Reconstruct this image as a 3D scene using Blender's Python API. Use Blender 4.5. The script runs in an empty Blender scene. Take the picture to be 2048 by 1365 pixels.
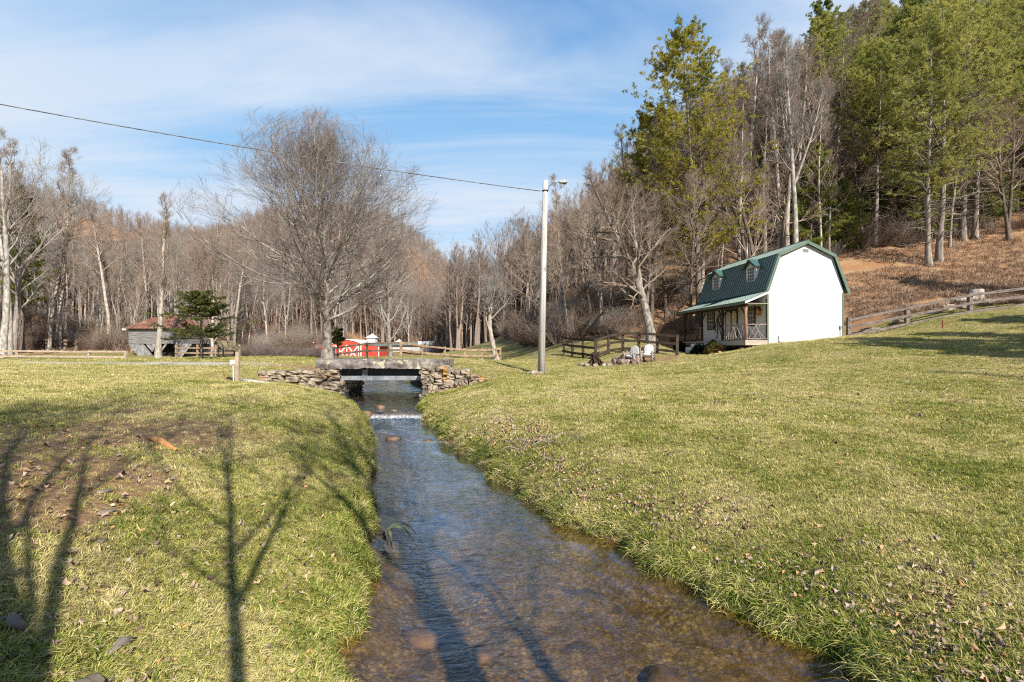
import bpy, math, random
import numpy as np
from mathutils import Vector, Matrix
C = bpy.context.scene.collection
R = math.radians
rng = np.random.default_rng(7)
random.seed(7)

# ------------------------------------------------------------------ camera, sky, sun
F, UC, VH, CH = 970.0, 1024.0, 697.0, 2.3       # focal px (2048 wide), centre column, horizon row, eye height
cam = bpy.data.objects.new('camera', bpy.data.cameras.new('camera')); C.objects.link(cam)
cam.location = (0, 0, CH); cam.rotation_euler = (R(90), 0, 0)
cam.data.sensor_width = 36; cam.data.lens = 36*F/2048
cam.data.shift_y = (VH-682.5)/2048
cam.data.clip_end = 6000; cam.data.clip_start = 0.05
bpy.context.scene.camera = cam
AZ, EL = R(27), R(36)
SUN = Vector((math.cos(EL)*math.sin(AZ), -math.cos(EL)*math.cos(AZ), math.sin(EL)))
sun = bpy.data.objects.new('sun', bpy.data.lights.new('sun', 'SUN')); C.objects.link(sun)
sun.rotation_euler = (-SUN).to_track_quat('-Z', 'Y').to_euler()
sun.data.energy = 5.0; sun.data.angle = R(0.53); sun.data.color = (1, .93, .82)
W = bpy.data.worlds.new('World'); bpy.context.scene.world = W; W.use_nodes = True
vs = bpy.context.scene.view_settings
vs.view_transform = 'Standard'; vs.look = 'None'; vs.gamma = 1; vs.use_curve_mapping = False
vs.exposure = 0.85
bpy.context.scene.render.engine = 'CYCLES'; bpy.context.scene.cycles.use_denoising = False; bpy.context.scene.cycles.filter_width = 1.15; bpy.context.scene.cycles.max_bounces = 6; bpy.context.scene.cycles.transparent_max_bounces = 8

class NT:
    """small node-tree helper"""
    def __init__(s, tree): s.t = tree; s.n = tree.nodes; s.l = tree.links
    def new(s, typ, **kw):
        nd = s.n.new(typ)
        for k, v in kw.items():
            if k.startswith('i_'):
                nd.inputs[k[2:].replace('_', ' ')].default_value = v
            else: setattr(nd, k, v)
        return nd
    def link(s, a, b): s.l.new(a, b)
    def math(s, op, a, b=None, clamp=False):
        nd = s.n.new('ShaderNodeMath'); nd.operation = op; nd.use_clamp = clamp
        for i, x in enumerate((a, b)):
            if x is None: continue
            if isinstance(x, (int, float)): nd.inputs[i].default_value = x
            else: s.l.new(x, nd.inputs[i])
        return nd.outputs[0]
    def mix(s, fac, a, b, blend='MIX'):
        nd = s.n.new('ShaderNodeMix'); nd.data_type = 'RGBA'; nd.blend_type = blend
        for sock, x in ((nd.inputs[0], fac), (nd.inputs[6], a), (nd.inputs[7], b)):
            if isinstance(x, (int, float)): sock.default_value = x
            elif isinstance(x, tuple): sock.default_value = x if len(x) == 4 else x+(1,)
            else: s.l.new(x, sock)
        return nd.outputs[2]
    def ramp(s, fac, stops):
        nd = s.n.new('ShaderNodeValToRGB'); e = nd.color_ramp.elements
        while len(e) < len(stops): e.new(0.5)
        for i, (p, c) in enumerate(stops):
            e[i].position = p
            e[i].color = (c, c, c, 1) if isinstance(c, (int, float)) else tuple(c)+(1,)
        s.l.new(fac, nd.inputs[0]); return nd.outputs[0]
    def noise(s, vec, scale, detail=4, rough=.55, dist=0):
        nd = s.n.new('ShaderNodeTexNoise'); nd.inputs['Scale'].default_value = scale
        nd.inputs['Detail'].default_value = detail; nd.inputs['Roughness'].default_value = rough
        nd.inputs['Distortion'].default_value = dist
        if vec is not None: s.l.new(vec, nd.inputs['Vector'])
        return nd.outputs[0]
    def mapping(s, vec, scale=(1, 1, 1), rot=(0, 0, 0), loc=(0, 0, 0)):
        nd = s.n.new('ShaderNodeMapping'); nd.inputs['Scale'].default_value = scale
        nd.inputs['Rotation'].default_value = rot; nd.inputs['Location'].default_value = loc
        s.l.new(vec, nd.inputs['Vector']); return nd.outputs[0]

def sky():
    W.node_tree.nodes.clear(); t = NT(W.node_tree)
    st = t.new('ShaderNodeTexSky', sky_type='NISHITA', sun_disc=False)
    st.sun_elevation = EL; st.sun_rotation = math.atan2(SUN.x, SUN.y); st.altitude = 900
    st.air_density = 1.0; st.dust_density = 0.6; st.ozone_density = 2.5
    tc = t.new('ShaderNodeTexCoord')
    sx = t.new('ShaderNodeSeparateXYZ'); t.link(tc.outputs['Generated'], sx.inputs[0])
    zz = t.math('MAXIMUM', sx.outputs[2], 0.03)
    zz = t.math('ADD', zz, 0.12)
    cx = t.new('ShaderNodeCombineXYZ')
    t.link(t.math('DIVIDE', sx.outputs[0], zz), cx.inputs[0]); t.link(t.math('DIVIDE', sx.outputs[1], zz), cx.inputs[1])
    m1 = t.mapping(cx.outputs[0], (0.55, 1.9, 1), (0, 0, R(-14)), (1.7, 0.35, 0))
    n1 = t.noise(m1, 1.0, 7, .58, .5)
    m2 = t.mapping(cx.outputs[0], (.35, .5, 1), (0, 0, R(10)), (4.1, 2.2, 0))
    n2 = t.noise(m2, 1.0, 2, .5)
    cl = t.math('MULTIPLY', t.ramp(n1, [(.34, 0), (.60, 1)]), t.ramp(n2, [(.28, .3), (.52, 1)]))
    low = t.ramp(sx.outputs[2], [(0.02, .30), (.30, 0.0)])
    high = t.ramp(sx.outputs[2], [(.5, 1), (.8, .15)])
    cl = t.math('MAXIMUM', t.math('MULTIPLY', t.math('MULTIPLY', cl, .95), high), low)
    blue = t.ramp(sx.outputs[2], [(0.0, (.36, .47, .55)), (.16, (.26, .41, .54)), (.42, (.165, .32, .515)), (.6, (.085, .21, .42)), (1.0, (.025, .085, .26))])
    vm = t.new('ShaderNodeVectorMath', operation='SCALE'); t.link(blue, vm.inputs[0]); vm.inputs['Scale'].default_value = 10
    col = t.mix(cl, t.mix(0.88, st.outputs[0], vm.outputs[0]), (4.1, 4.6, 5.3))
    bg = t.new('ShaderNodeBackground'); bg.inputs[1].default_value = SKY_S
    t.link(col, bg.inputs[0]); o = t.new('ShaderNodeOutputWorld'); t.link(bg.outputs[0], o.inputs[0])
SKY_S = 0.1
sky()

# ------------------------------------------------------------------ helpers
def at(u, v, Y): return Vector(((u-UC)/F*Y, Y, CH+(VH-v)/F*Y))
def xat(u, Y): return (u-UC)/F*Y

def tag(o, label=None, cat=None, group=None, kind=None):
    if label: o['label'] = label
    if cat: o['category'] = cat
    if group: o['group'] = group
    if kind: o['kind'] = kind
    return o
def empty(name, loc=(0, 0, 0), rz=0, label=None, cat=None, group=None):
    o = bpy.data.objects.new(name, None); C.objects.link(o); o.location = loc; o.rotation_euler = (0, 0, rz)
    o.empty_display_size = .2
    return tag(o, label, cat, group)
def np_mesh(name, V, faces, smooth=False):
    """faces: list of int arrays (n,k) of different k"""
    me = bpy.data.meshes.new(name); V = np.asarray(V, np.float32).reshape(-1, 3)
    faces = [np.asarray(f, np.int32) for f in faces if len(f)]
    me.vertices.add(len(V)); me.vertices.foreach_set('co', V.ravel())
    tot = np.concatenate([np.full(len(f), f.shape[1], np.int32) for f in faces])
    idx = np.concatenate([f.ravel() for f in faces])
    me.loops.add(len(idx)); me.loops.foreach_set('vertex_index', idx)
    st = np.concatenate([[0], np.cumsum(tot)[:-1]]).astype(np.int32)
    me.polygons.add(len(tot)); me.polygons.foreach_set('loop_start', st)
    try: me.polygons.foreach_set('loop_total', tot)
    except Exception: pass
    if smooth: me.polygons.foreach_set('use_smooth', np.ones(len(tot), bool))
    me.update(calc_edges=True); me.validate()
    return me
def obj(name, me, mat=None, parent=None):
    o = bpy.data.objects.new(name, me); C.objects.link(o)
    if mat is not None:
        for m in (mat if isinstance(mat, (list, tuple)) else [mat]): me.materials.append(m)
    if parent is not None: o.parent = parent
    return o
def copy_tree(o, parent=None):
    c = o.copy(); C.objects.link(c)
    if parent is not None: c.parent = parent
    for ch in list(o.children): copy_tree(ch, c)
    return c

class MB:
    """collects simple solids, links them as ONE mesh object"""
    def __init__(s): s.V = []; s.F = []; s.n = 0
    def add(s, V, Fs):
        for v in V: s.V.append(tuple(v))
        for f in Fs: s.F.append(tuple(i+s.n for i in f))
        s.n += len(V)
    def box(s, lo, hi, M=None):
        (x0, y0, z0), (x1, y1, z1) = lo, hi
        V = [Vector(p) for p in ((x0,y0,z0),(x1,y0,z0),(x1,y1,z0),(x0,y1,z0),(x0,y0,z1),(x1,y0,z1),(x1,y1,z1),(x0,y1,z1))]
        if M: V = [M @ v for v in V]
        s.add(V, [(0,3,2,1),(4,5,6,7),(0,1,5,4),(1,2,6,5),(2,3,7,6),(3,0,4,7)])
    def bar(s, p, q, w, h, up=(0, 0, 1)):
        p = Vector(p); q = Vector(q); d = (q-p).normalized(); u = Vector(up)
        sx = d.cross(u)
        if sx.length < 1e-4: sx = d.cross(Vector((0, 1, 0)))
        sx.normalize(); uz = sx.cross(d)
        V = []
        for c in (p, q):
            for a, b in ((-1,-1),(1,-1),(1,1),(-1,1)): V.append(c+sx*(a*w/2)+uz*(b*h/2))
        s.add(V, [(3,2,1,0),(4,5,6,7),(0,1,5,4),(1,2,6,5),(2,3,7,6),(3,0,4,7)])
    def tube(s, pts, rad, n=8, cap=True):
        pts = [Vector(p) for p in pts]; rings = []
        if isinstance(rad, (int, float)): rad = [rad]*len(pts)
        V = []
        for i, p in enumerate(pts):
            d = (pts[min(i+1, len(pts)-1)]-pts[max(i-1, 0)]).normalized()
            a = d.cross(Vector((.13, .31, 1)) if abs(d.z) < .9 else Vector((1, .2, 0))).normalized(); b = d.cross(a)
            for k in range(n):
                t = 2*math.pi*k/n; V.append(p+(a*math.cos(t)+b*math.sin(t))*rad[i])
        Fs = []
        for i in range(len(pts)-1):
            for k in range(n):
                k2 = (k+1) % n; Fs.append((i*n+k2, i*n+k, (i+1)*n+k, (i+1)*n+k2))
        if cap: Fs.append(tuple(range(n))); Fs.append(tuple(reversed(range((len(pts)-1)*n, len(pts)*n))))
        s.add(V, Fs)
    def prism(s, prof, y0, y1, axis='y'):
        n = len(prof)
        f = (lambda a, b, y: (a, y, b)) if axis == 'y' else (lambda a, b, y: (y, a, b))
        V = [f(a, b, y0) for a, b in prof]+[f(a, b, y1) for a, b in prof]
        Fs = [tuple(range(n)), tuple(reversed(range(n, 2*n)))]
        for i in range(n): j = (i+1) % n; Fs.append((j, i, n+i, n+j))
        s.add(V, Fs)
    def blob(s, c, r, seed=0, sub=2, bump=.25, flat=None):
        """an irregular stone"""
        rr = np.random.default_rng(seed); n1, n2 = 7+sub*2, 5+sub
        ph = rr.uniform(0, 6.28, (4, 3)); V = []
        sx, sy, sz = r if hasattr(r, '__len__') else (r, r, r)
        yaw = rr.uniform(0, 6.28); cy, sn = math.cos(yaw), math.sin(yaw)
        for j in range(n2+1):
            th = math.pi*j/n2
            for i in range(n1):
                a = 2*math.pi*i/n1
                d = np.array([math.sin(th)*math.cos(a), math.sin(th)*math.sin(a), math.cos(th)])
                k = 1+bump*(math.sin(2.3*d[0]+ph[0,0])*math.sin(2.9*d[1]+ph[0,1])+.6*math.sin(4.7*d[2]+3*d[0]+ph[1,0])*math.sin(4*d[1]+ph[1,1]))
                p = np.sign(d)*np.abs(d)**(.5 if flat else .75)*k
                x, y, z = p[0]*sx, p[1]*sy, p[2]*sz
                if flat: x, y = p[0]*sx, p[1]*sy
                else: x, y = x*cy-y*sn, x*sn+y*cy
                V.append((c[0]+x, c[1]+y, c[2]+z))
        Fs = []
        for j in range(n2):
            for i in range(n1):
                i2 = (i+1) % n1; Fs.append((j*n1+i, (j+1)*n1+i, (j+1)*n1+i2, j*n1+i2))
        s.add(V, Fs)
    def build(s, name, mat, parent=None, smooth=False):
        me = bpy.data.meshes.new(name); me.from_pydata(s.V, [], s.F)
        if smooth: me.polygons.foreach_set('use_smooth', np.ones(len(s.F), bool))
        me.validate(); me.update()
        return obj(name, me, mat, parent)

# ------------------------------------------------------------------ materials
def nmat(name, c1, c2=None, scale=4, rough=.8, bump=0, stretch=(1, 1, 1), c3=None, s3=1.2, coord='Object', rnd=0, detail=5, lo=.35, hi=.65, spec=.3, metal=0, bumpscale=None, t3=(.55, .65)):
    m = bpy.data.materials.new(name); m.use_nodes = True; t = NT(m.node_tree)
    b = t.n['Principled BSDF']; b.inputs['Roughness'].default_value = rough
    b.inputs['Specular IOR Level'].default_value = spec; b.inputs['Metallic'].default_value = metal
    tc = t.new('ShaderNodeTexCoord'); v = t.mapping(tc.outputs[coord], stretch)
    nz = t.noise(v, scale, detail)
    col = t.mix(t.ramp(nz, [(lo, 0), (hi, 1)]), c1, c2 or c1)
    if c3:
        n3 = t.noise(tc.outputs[coord], s3, 4)
        col = t.mix(t.ramp(n3, [(t3[0], 0), (t3[1], 1)]), col, c3)
    if rnd:
        oi = t.new('ShaderNodeObjectInfo')
        k = t.math('ADD', t.math('MULTIPLY', oi.outputs['Random'], 2*rnd), 1-rnd)
        vm = t.new('ShaderNodeVectorMath', operation='SCALE'); t.link(col, vm.inputs[0]); t.link(k, vm.inputs['Scale']); col = vm.outputs[0]
    t.link(col, b.inputs['Base Color'])
    if bump:
        bp = t.new('ShaderNodeBump'); bp.inputs['Strength'].default_value = bump; bp.inputs['Distance'].default_value = .02
        t.link(nz if not bumpscale else t.noise(v, bumpscale, 5), bp.inputs['Height']); t.link(bp.outputs[0], b.inputs['Normal'])
    return m
M = {}
M['bark'] = nmat('bark_grey', (.19, .16, .135), (.44, .395, .34), 3, .9, .6, (3, 3, .7), rnd=.25)
M['bark_pale'] = nmat('bark_pale', (.17, .155, .135), (.42, .395, .355), 2.2, .9, .4, (2, 2, 1), rnd=.15)
M['bark_dark'] = nmat('bark_dark', (.07, .055, .045), (.17, .14, .115), 3, .95, .6, (3, 3, .7), rnd=.2)
M['bark_lichen'] = nmat('bark_lichen', (.085, .07, .058), (.30, .27, .235), 3.2, .9, .6, (2, 2, 1))
M['twig'] = nmat('twig_tan', (.20, .148, .112), (.34, .265, .21), .5, .9, rnd=.22)
M['twig_far'] = nmat('twig_far', (.20, .152, .125), (.30, .235, .195), .3, .9, rnd=.2)
M['twig_grey'] = nmat('twig_grey', (.18, .16, .14), (.33, .30, .265), .5, .9, rnd=.18)
M['twig_red'] = nmat('twig_reddish', (.12, .085, .075), (.22, .175, .155), .5, .9)
M['twig_hero'] = nmat('branch_grey', (.10, .085, .075), (.34, .305, .265), 1.6, .9, c3=(.42, .40, .34), s3=2.4)
M['pine_trunk'] = nmat('pine_bark', (.12, .095, .08), (.30, .26, .225), 3, .95, .6, (3, 3, .5), rnd=.2)
M['brush'] = nmat('brush_twigs', (.13, .085, .062), (.26, .19, .145), .2, .9, coord='Object')
def foliage(name, c1, c2, c3, scale=.9):
    m = nmat(name, c1, c2, scale, .6, c3=c3, s3=.45, rnd=.12, spec=.25, t3=(.45, .62))
    t = NT(m.node_tree); b = t.n['Principled BSDF']; col = b.inputs['Base Color'].links[0].from_socket
    tr = t.new('ShaderNodeBsdfTranslucent'); t.link(col, tr.inputs[0]); mx = t.new('ShaderNodeMixShader'); mx.inputs[0].default_value = .5
    t.link(b.outputs[0], mx.inputs[1]); t.link(tr.outputs[0], mx.inputs[2]); t.link(mx.outputs[0], t.n['Material Output'].inputs[0]); return m
M['pine_gold'] = foliage('pine_needles_gold', (.34, .30, .042), (.46, .40, .07), (.20, .215, .04))
M['pine_green'] = foliage('pine_needles_green', (.24, .27, .055), (.36, .36, .09), (.16, .22, .045))
M['pine_light'] = foliage('pine_needles_light', (.36, .36, .09), (.48, .45, .13), (.24, .28, .07))
M['pine_dark'] = foliage('pine_needles_dark', (.12, .15, .035), (.20, .22, .055), (.08, .115, .03))
M['spruce'] = foliage('spruce_needles', (.10, .12, .035), (.20, .20, .06), (.06, .09, .035), 2.5)
M['boxwood'] = foliage('boxwood_leaves', (.02, .03, .01), (.045, .055, .018), (.03, .04, .012), 3)
M['shrub'] = foliage('azalea_leaves', (.12, .15, .03), (.19, .19, .045), (.30, .13, .05), 3)

# ------------------------------------------------------------------ terrain function
ST = np.array([(-40,-4,0),(-20,-1.4,2.6),(-8,-.6,3.2),(0,-.7,3.0),(2,-.9,2.7),(3.34,-1.1,2.33),(4.15,-1.35,2.04),(5.1,-1.55,1.47),(6.1,-1.72,.92),(6.8,-2.05,.45),(8.1,-2.45,-.08),
 (10.5,-3.1,-1.02),(12.05,-3.6,-1.7),(14.2,-4.45,-2.45),(15.6,-5.05,-2.85),(17.5,-6.1,-3.2),(19.6,-6.95,-3.5),(22.5,-7.3,-4.2),(26,-8.3,-6.0),(31,-11,-8.8),(40,-17,-15),(55,-30,-28),(80,-45,-43.5),(120,-60,-59)], float)
def water_z(y):
    return np.interp(y, [-40,0,11.6,12.3,15.35,15.62,19.6,31,60,120], [-.25,0,.03,.085,.10,.235,.42,.85,1.2,1.6])
def stream_edges(y):
    xl = np.interp(y, ST[:,0], ST[:,1]); xr = np.interp(y, ST[:,0], ST[:,2])
    k = np.clip((26-y)/6, 0, 1)*np.where((y > 18) & (y < 23), .15, 1)
    xl = xl+k*(.10*np.sin(y*2.9+.6)+.07*np.sin(y*6.3+1)+.04*np.sin(y*13.1))
    xr = xr+k*(.09*np.sin(y*3.3+2)+.08*np.sin(y*5.7+.3)+.04*np.sin(y*12.3+1))
    return xl, xr
CP = np.array([
 # right lawn
 (2.9,3,.5),(4,3,.55),(3,6,.66),(.8,10,.85),(5,10,1.0),(8,15,1.35),(10,20,1.75),(13,25,2.38),(14.2,26.6,2.52),(16.6,26.9,2.72),(18.8,27.3,2.98),(10,10,1.1),(16,16,1.9),(22,22,2.85),(27,27.5,4.2),
 (0,14,1.05),(1.2,20,1.25),(-1,18,1.2),(-2.6,18.8,1.3),(2,25,1.4),(4,30,1.5),(1,35,1.5),(-3,30,1.62),(8,27,1.65),(10.5,30,1.9),(12.0,33,2.0),(11.6,36,2.4),(21.5,31,3.12),(24.3,30,3.95),(29.6,28,4.75),
 # road and field
 (-20,22,1.66),(-12,22,1.7),(-9,24,1.78),(-7.5,26.5,1.82),(-30,22,1.7),(-2,24,1.68),(-10,35,1.7),(0,45,1.4),(-20,50,1.3),(-40,55,1.42),(-60,48,1.6),(-30,75,1.0),(-20,82,.9),(-18,110,.9),(-16,150,1.6),(-20,300,8),
 # left lawn
 (-2.15,2.03,.85),(-1.3,2.7,.5),(-3.6,2,1.1),(-4.2,3.9,1.2),(-3,5,.88),(-4,7.5,1.0),(-6.5,7.6,1.28),(-11,10.5,1.4),(-6,13,1.22),(-9,15.6,1.36),(-12,19,1.5),(-19,18,1.62),(-8,2,1.55),(-15,5,1.6),(-8.6,18.6,1.5),
 (-3,-4,.9),(4,-4,.6),(10,2,.8),(25,5,2.2),(40,10,4.5),(0,-30,.6),(-60,-20,4),(60,-20,10),
 # right hill
 (9.5,33,2.7),(15.9,41,6.8),(34.9,40,9.8),(34.8,50,14),(52.8,50,17.1),(24.7,36,6.4),(22.8,33,3.7),(35.6,34,7.0),(22,46,10.5),(45,20,7),(60,30,15),(70,60,29),(40,75,29),(20,60,17),(10,50,8),(8,42,4.6),(5,60,5),(0,80,5),(15,100,14),
 (60,120,50),(-2,150,7),(30,200,44),(0,300,24),(200,60,70),(200,-30,40),
 # left hill
 (-75,60,3),(-95,80,10),(-60,90,5),(-100,45,5),(-40,110,5),(-88,118,8),(-150,200,22),(-243,350,66),(-333,350,100),(-160,350,96),(-347,500,95),(-230,500,108),(-290,260,66),(-210,260,36),(-115,160,14),(-70,140,15),(-105,230,44),(-50,200,14),(-60,300,32),(-45,420,40),(-300,200,60),(300,200,110),(-200,40,50),
 (-110,900,118),(-320,900,160),(80,900,130),(-700,700,130),(700,700,150),(-700,-100,60),(700,-100,80),(-130,1600,150),(300,1600,150),(-600,1600,150),(0,-300,20),(400,-400,40),(-400,-400,40)], float)
def warp(x, y): return np.stack([np.arcsinh(np.asarray(x)/25.)*25, np.arcsinh(np.asarray(y)/25.)*25], -1)
def tpsk(r2): return .5*r2*np.log(r2+1e-9)
_P = warp(CP[:,0], CP[:,1]); _n = len(CP)
_A = np.zeros((_n+3, _n+3)); _A[:_n,:_n] = tpsk(((_P[:,None]-_P[None])**2).sum(-1))+np.eye(_n)*.12
_A[:_n,_n] = 1; _A[:_n,_n+1:] = _P; _A[_n,:_n] = 1; _A[_n+1:,:_n] = _P.T
_w = np.linalg.solve(_A, np.concatenate([CP[:,2], [0,0,0]]))
def lawn_z(x, y):
    x = np.asarray(x, float); y = np.asarray(y, float); sh = x.shape; p = warp(x.ravel(), y.ravel()); out = np.empty(len(p))
    for i in range(0, len(p), 20000):
        q = p[i:i+20000]; out[i:i+20000] = tpsk(((q[:,None]-_P[None])**2).sum(-1)) @ _w[:_n]+_w[_n]+q @ _w[_n+1:]
    z = out.reshape(sh)
    wall = np.where(x < -5, np.interp(x, [-9.9, -7.6], [18.2, 19.15]), np.interp(x, [-2.7, -.95], [19.15, 18.7])); amp = np.interp(x, [-10.6, -9.6, -8, -7, -3.4, -2.8, -1.6, -.6], [0, .35, .62, .75, .7, .62, .35, 0])
    z = z-amp*np.clip((y-14.5)/3.2, 0, 1)*np.clip((wall+.32-y)/.28, 0, 1)
    z = z+.022*np.sin(x*1.9+.7*np.sin(y*1.3))*np.sin(y*1.7+1)+.012*np.sin(x*4.3+1.2*y)*np.sin(y*3.9-x)
    far = np.clip((np.hypot(x, y)-60)/200, 0, 1)
    return z+far*(5*np.sin(x*.021+1)*np.sin(y*.017+2)+2*np.sin(x*.06)*np.sin(y*.05))
def H(x, y, full=False):
    x = np.asarray(x, float); y = np.asarray(y, float)
    L = lawn_z(x, y); xl, xr = stream_edges(y); w = water_z(y)
    sl = np.abs(np.gradient(np.interp(np.linspace(-40,120,1601), ST[:,0], .5*(ST[:,1]+ST[:,2])), .1))
    cs = 1/np.sqrt(1+np.interp(y, np.linspace(-40,120,1601), sl)**2)
    dl = (xl-x)*cs; dr = (x-xr)*cs; d = np.maximum(dl, dr)           # >0 outside the water
    left = dl > dr
    k1 = np.where(left, .50, .55)
    out = 1-.72*np.exp(-np.maximum(d, 0)/(k1*1.5))-.28*np.exp(-np.maximum(d, 0)/.05)
    zo = w-.03+(L-w+.03)*out
    dep = .17+.05*np.sin(x*3.1+y*1.7)*np.sin(y*2.3)+.03*np.sin(x*9+y*4)*np.sin(y*8-x*3)
    zi = w-.03-dep*np.clip(-d/.45, 0, 1)
    fade = np.clip((110-y)/40, 0, 1)
    z = np.where(d > 0, zo, zi); z = fade*z+(1-fade)*L
    if full: return z, d, L
    return z
def hz(x, y): return float(H(np.array([x]), np.array([y]))[0])
def on(u, Y, dz=0):
    x = xat(u, Y); return Vector((x, Y, hz(x, Y)+dz))

# foot lines of the woods (for leaf litter)
def litter_mask(x, y):
    xr = np.interp(y, [-10,8,20,27,31,33,36,42,60,130,300], [60,52,40,33,25,17,6.5,2.5,0,-11,-16])
    xr = np.where(y < 33, xr, xr)
    mr = np.clip((x-xr)/1.2, 0, 1)*(y > -10)
    xl = np.interp(y, [-40,30,52,62,80,100,200,300], [-55,-58,-52,-44,-34,-22,-22,-22])
    ml = np.clip((xl-x)/2.5, 0, 1)
    return np.maximum(np.maximum(mr, ml), np.clip((y-95)/10, 0, 1))
def fbm(x, y, s, seed=0):
    r = np.random.default_rng(seed); o = 0
    for k in range(4):
        a = r.uniform(0, 6.28, 6); f = s*1.9**k
        o = o+.55**k*(np.sin(f*(x*math.cos(a[0])+y*math.sin(a[0]))+a[1]+1.3*np.sin(f*.7*(x*math.cos(a[2])+y*math.sin(a[2]))+a[3]))*np.sin(f*(x*math.sin(a[4])-y*math.cos(a[4]))+a[5]))
    return o
def masks(x, y):
    lit = litter_mask(x, y)
    # gravel drive across the left field and over the bridge
    yc = np.interp(x, [-80,-30,-10,0,6], [24.5,22.4,20.8,21.6,22.5]); 
    grav = np.clip(1.5-np.abs(y-yc)/.8, 0, 1)*np.clip((-9-x)/4, 0, 1)
    dirt = np.exp(-(((x+5.3)/2.2)**2+((y-5.7)/3.0)**2))*.85+np.exp(-(((x+3.3)/.9)**2+((y-3.0)/.8)**2))*.5+np.exp(-(((x+3.9)/.7)**2+((y-3.9)/1.0)**2))*1.0+np.exp(-(((x+8.4)/2.6)**2+((y-20.2)/.8)**2))*.8
    dirt = dirt+np.exp(-(((x-6.2)/2.4)**2+((y-26.5)/1.3)**2))*.9+np.exp(-(((x-8.7)/1.6)**2+((y-27.6)/.7)**2))*.8
    dirt = np.clip(dirt*1.5+.5*fbm(x, y, 1.6, 3)*(dirt > .12)-.12, 0, 1)
    return lit, grav, dirt

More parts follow.
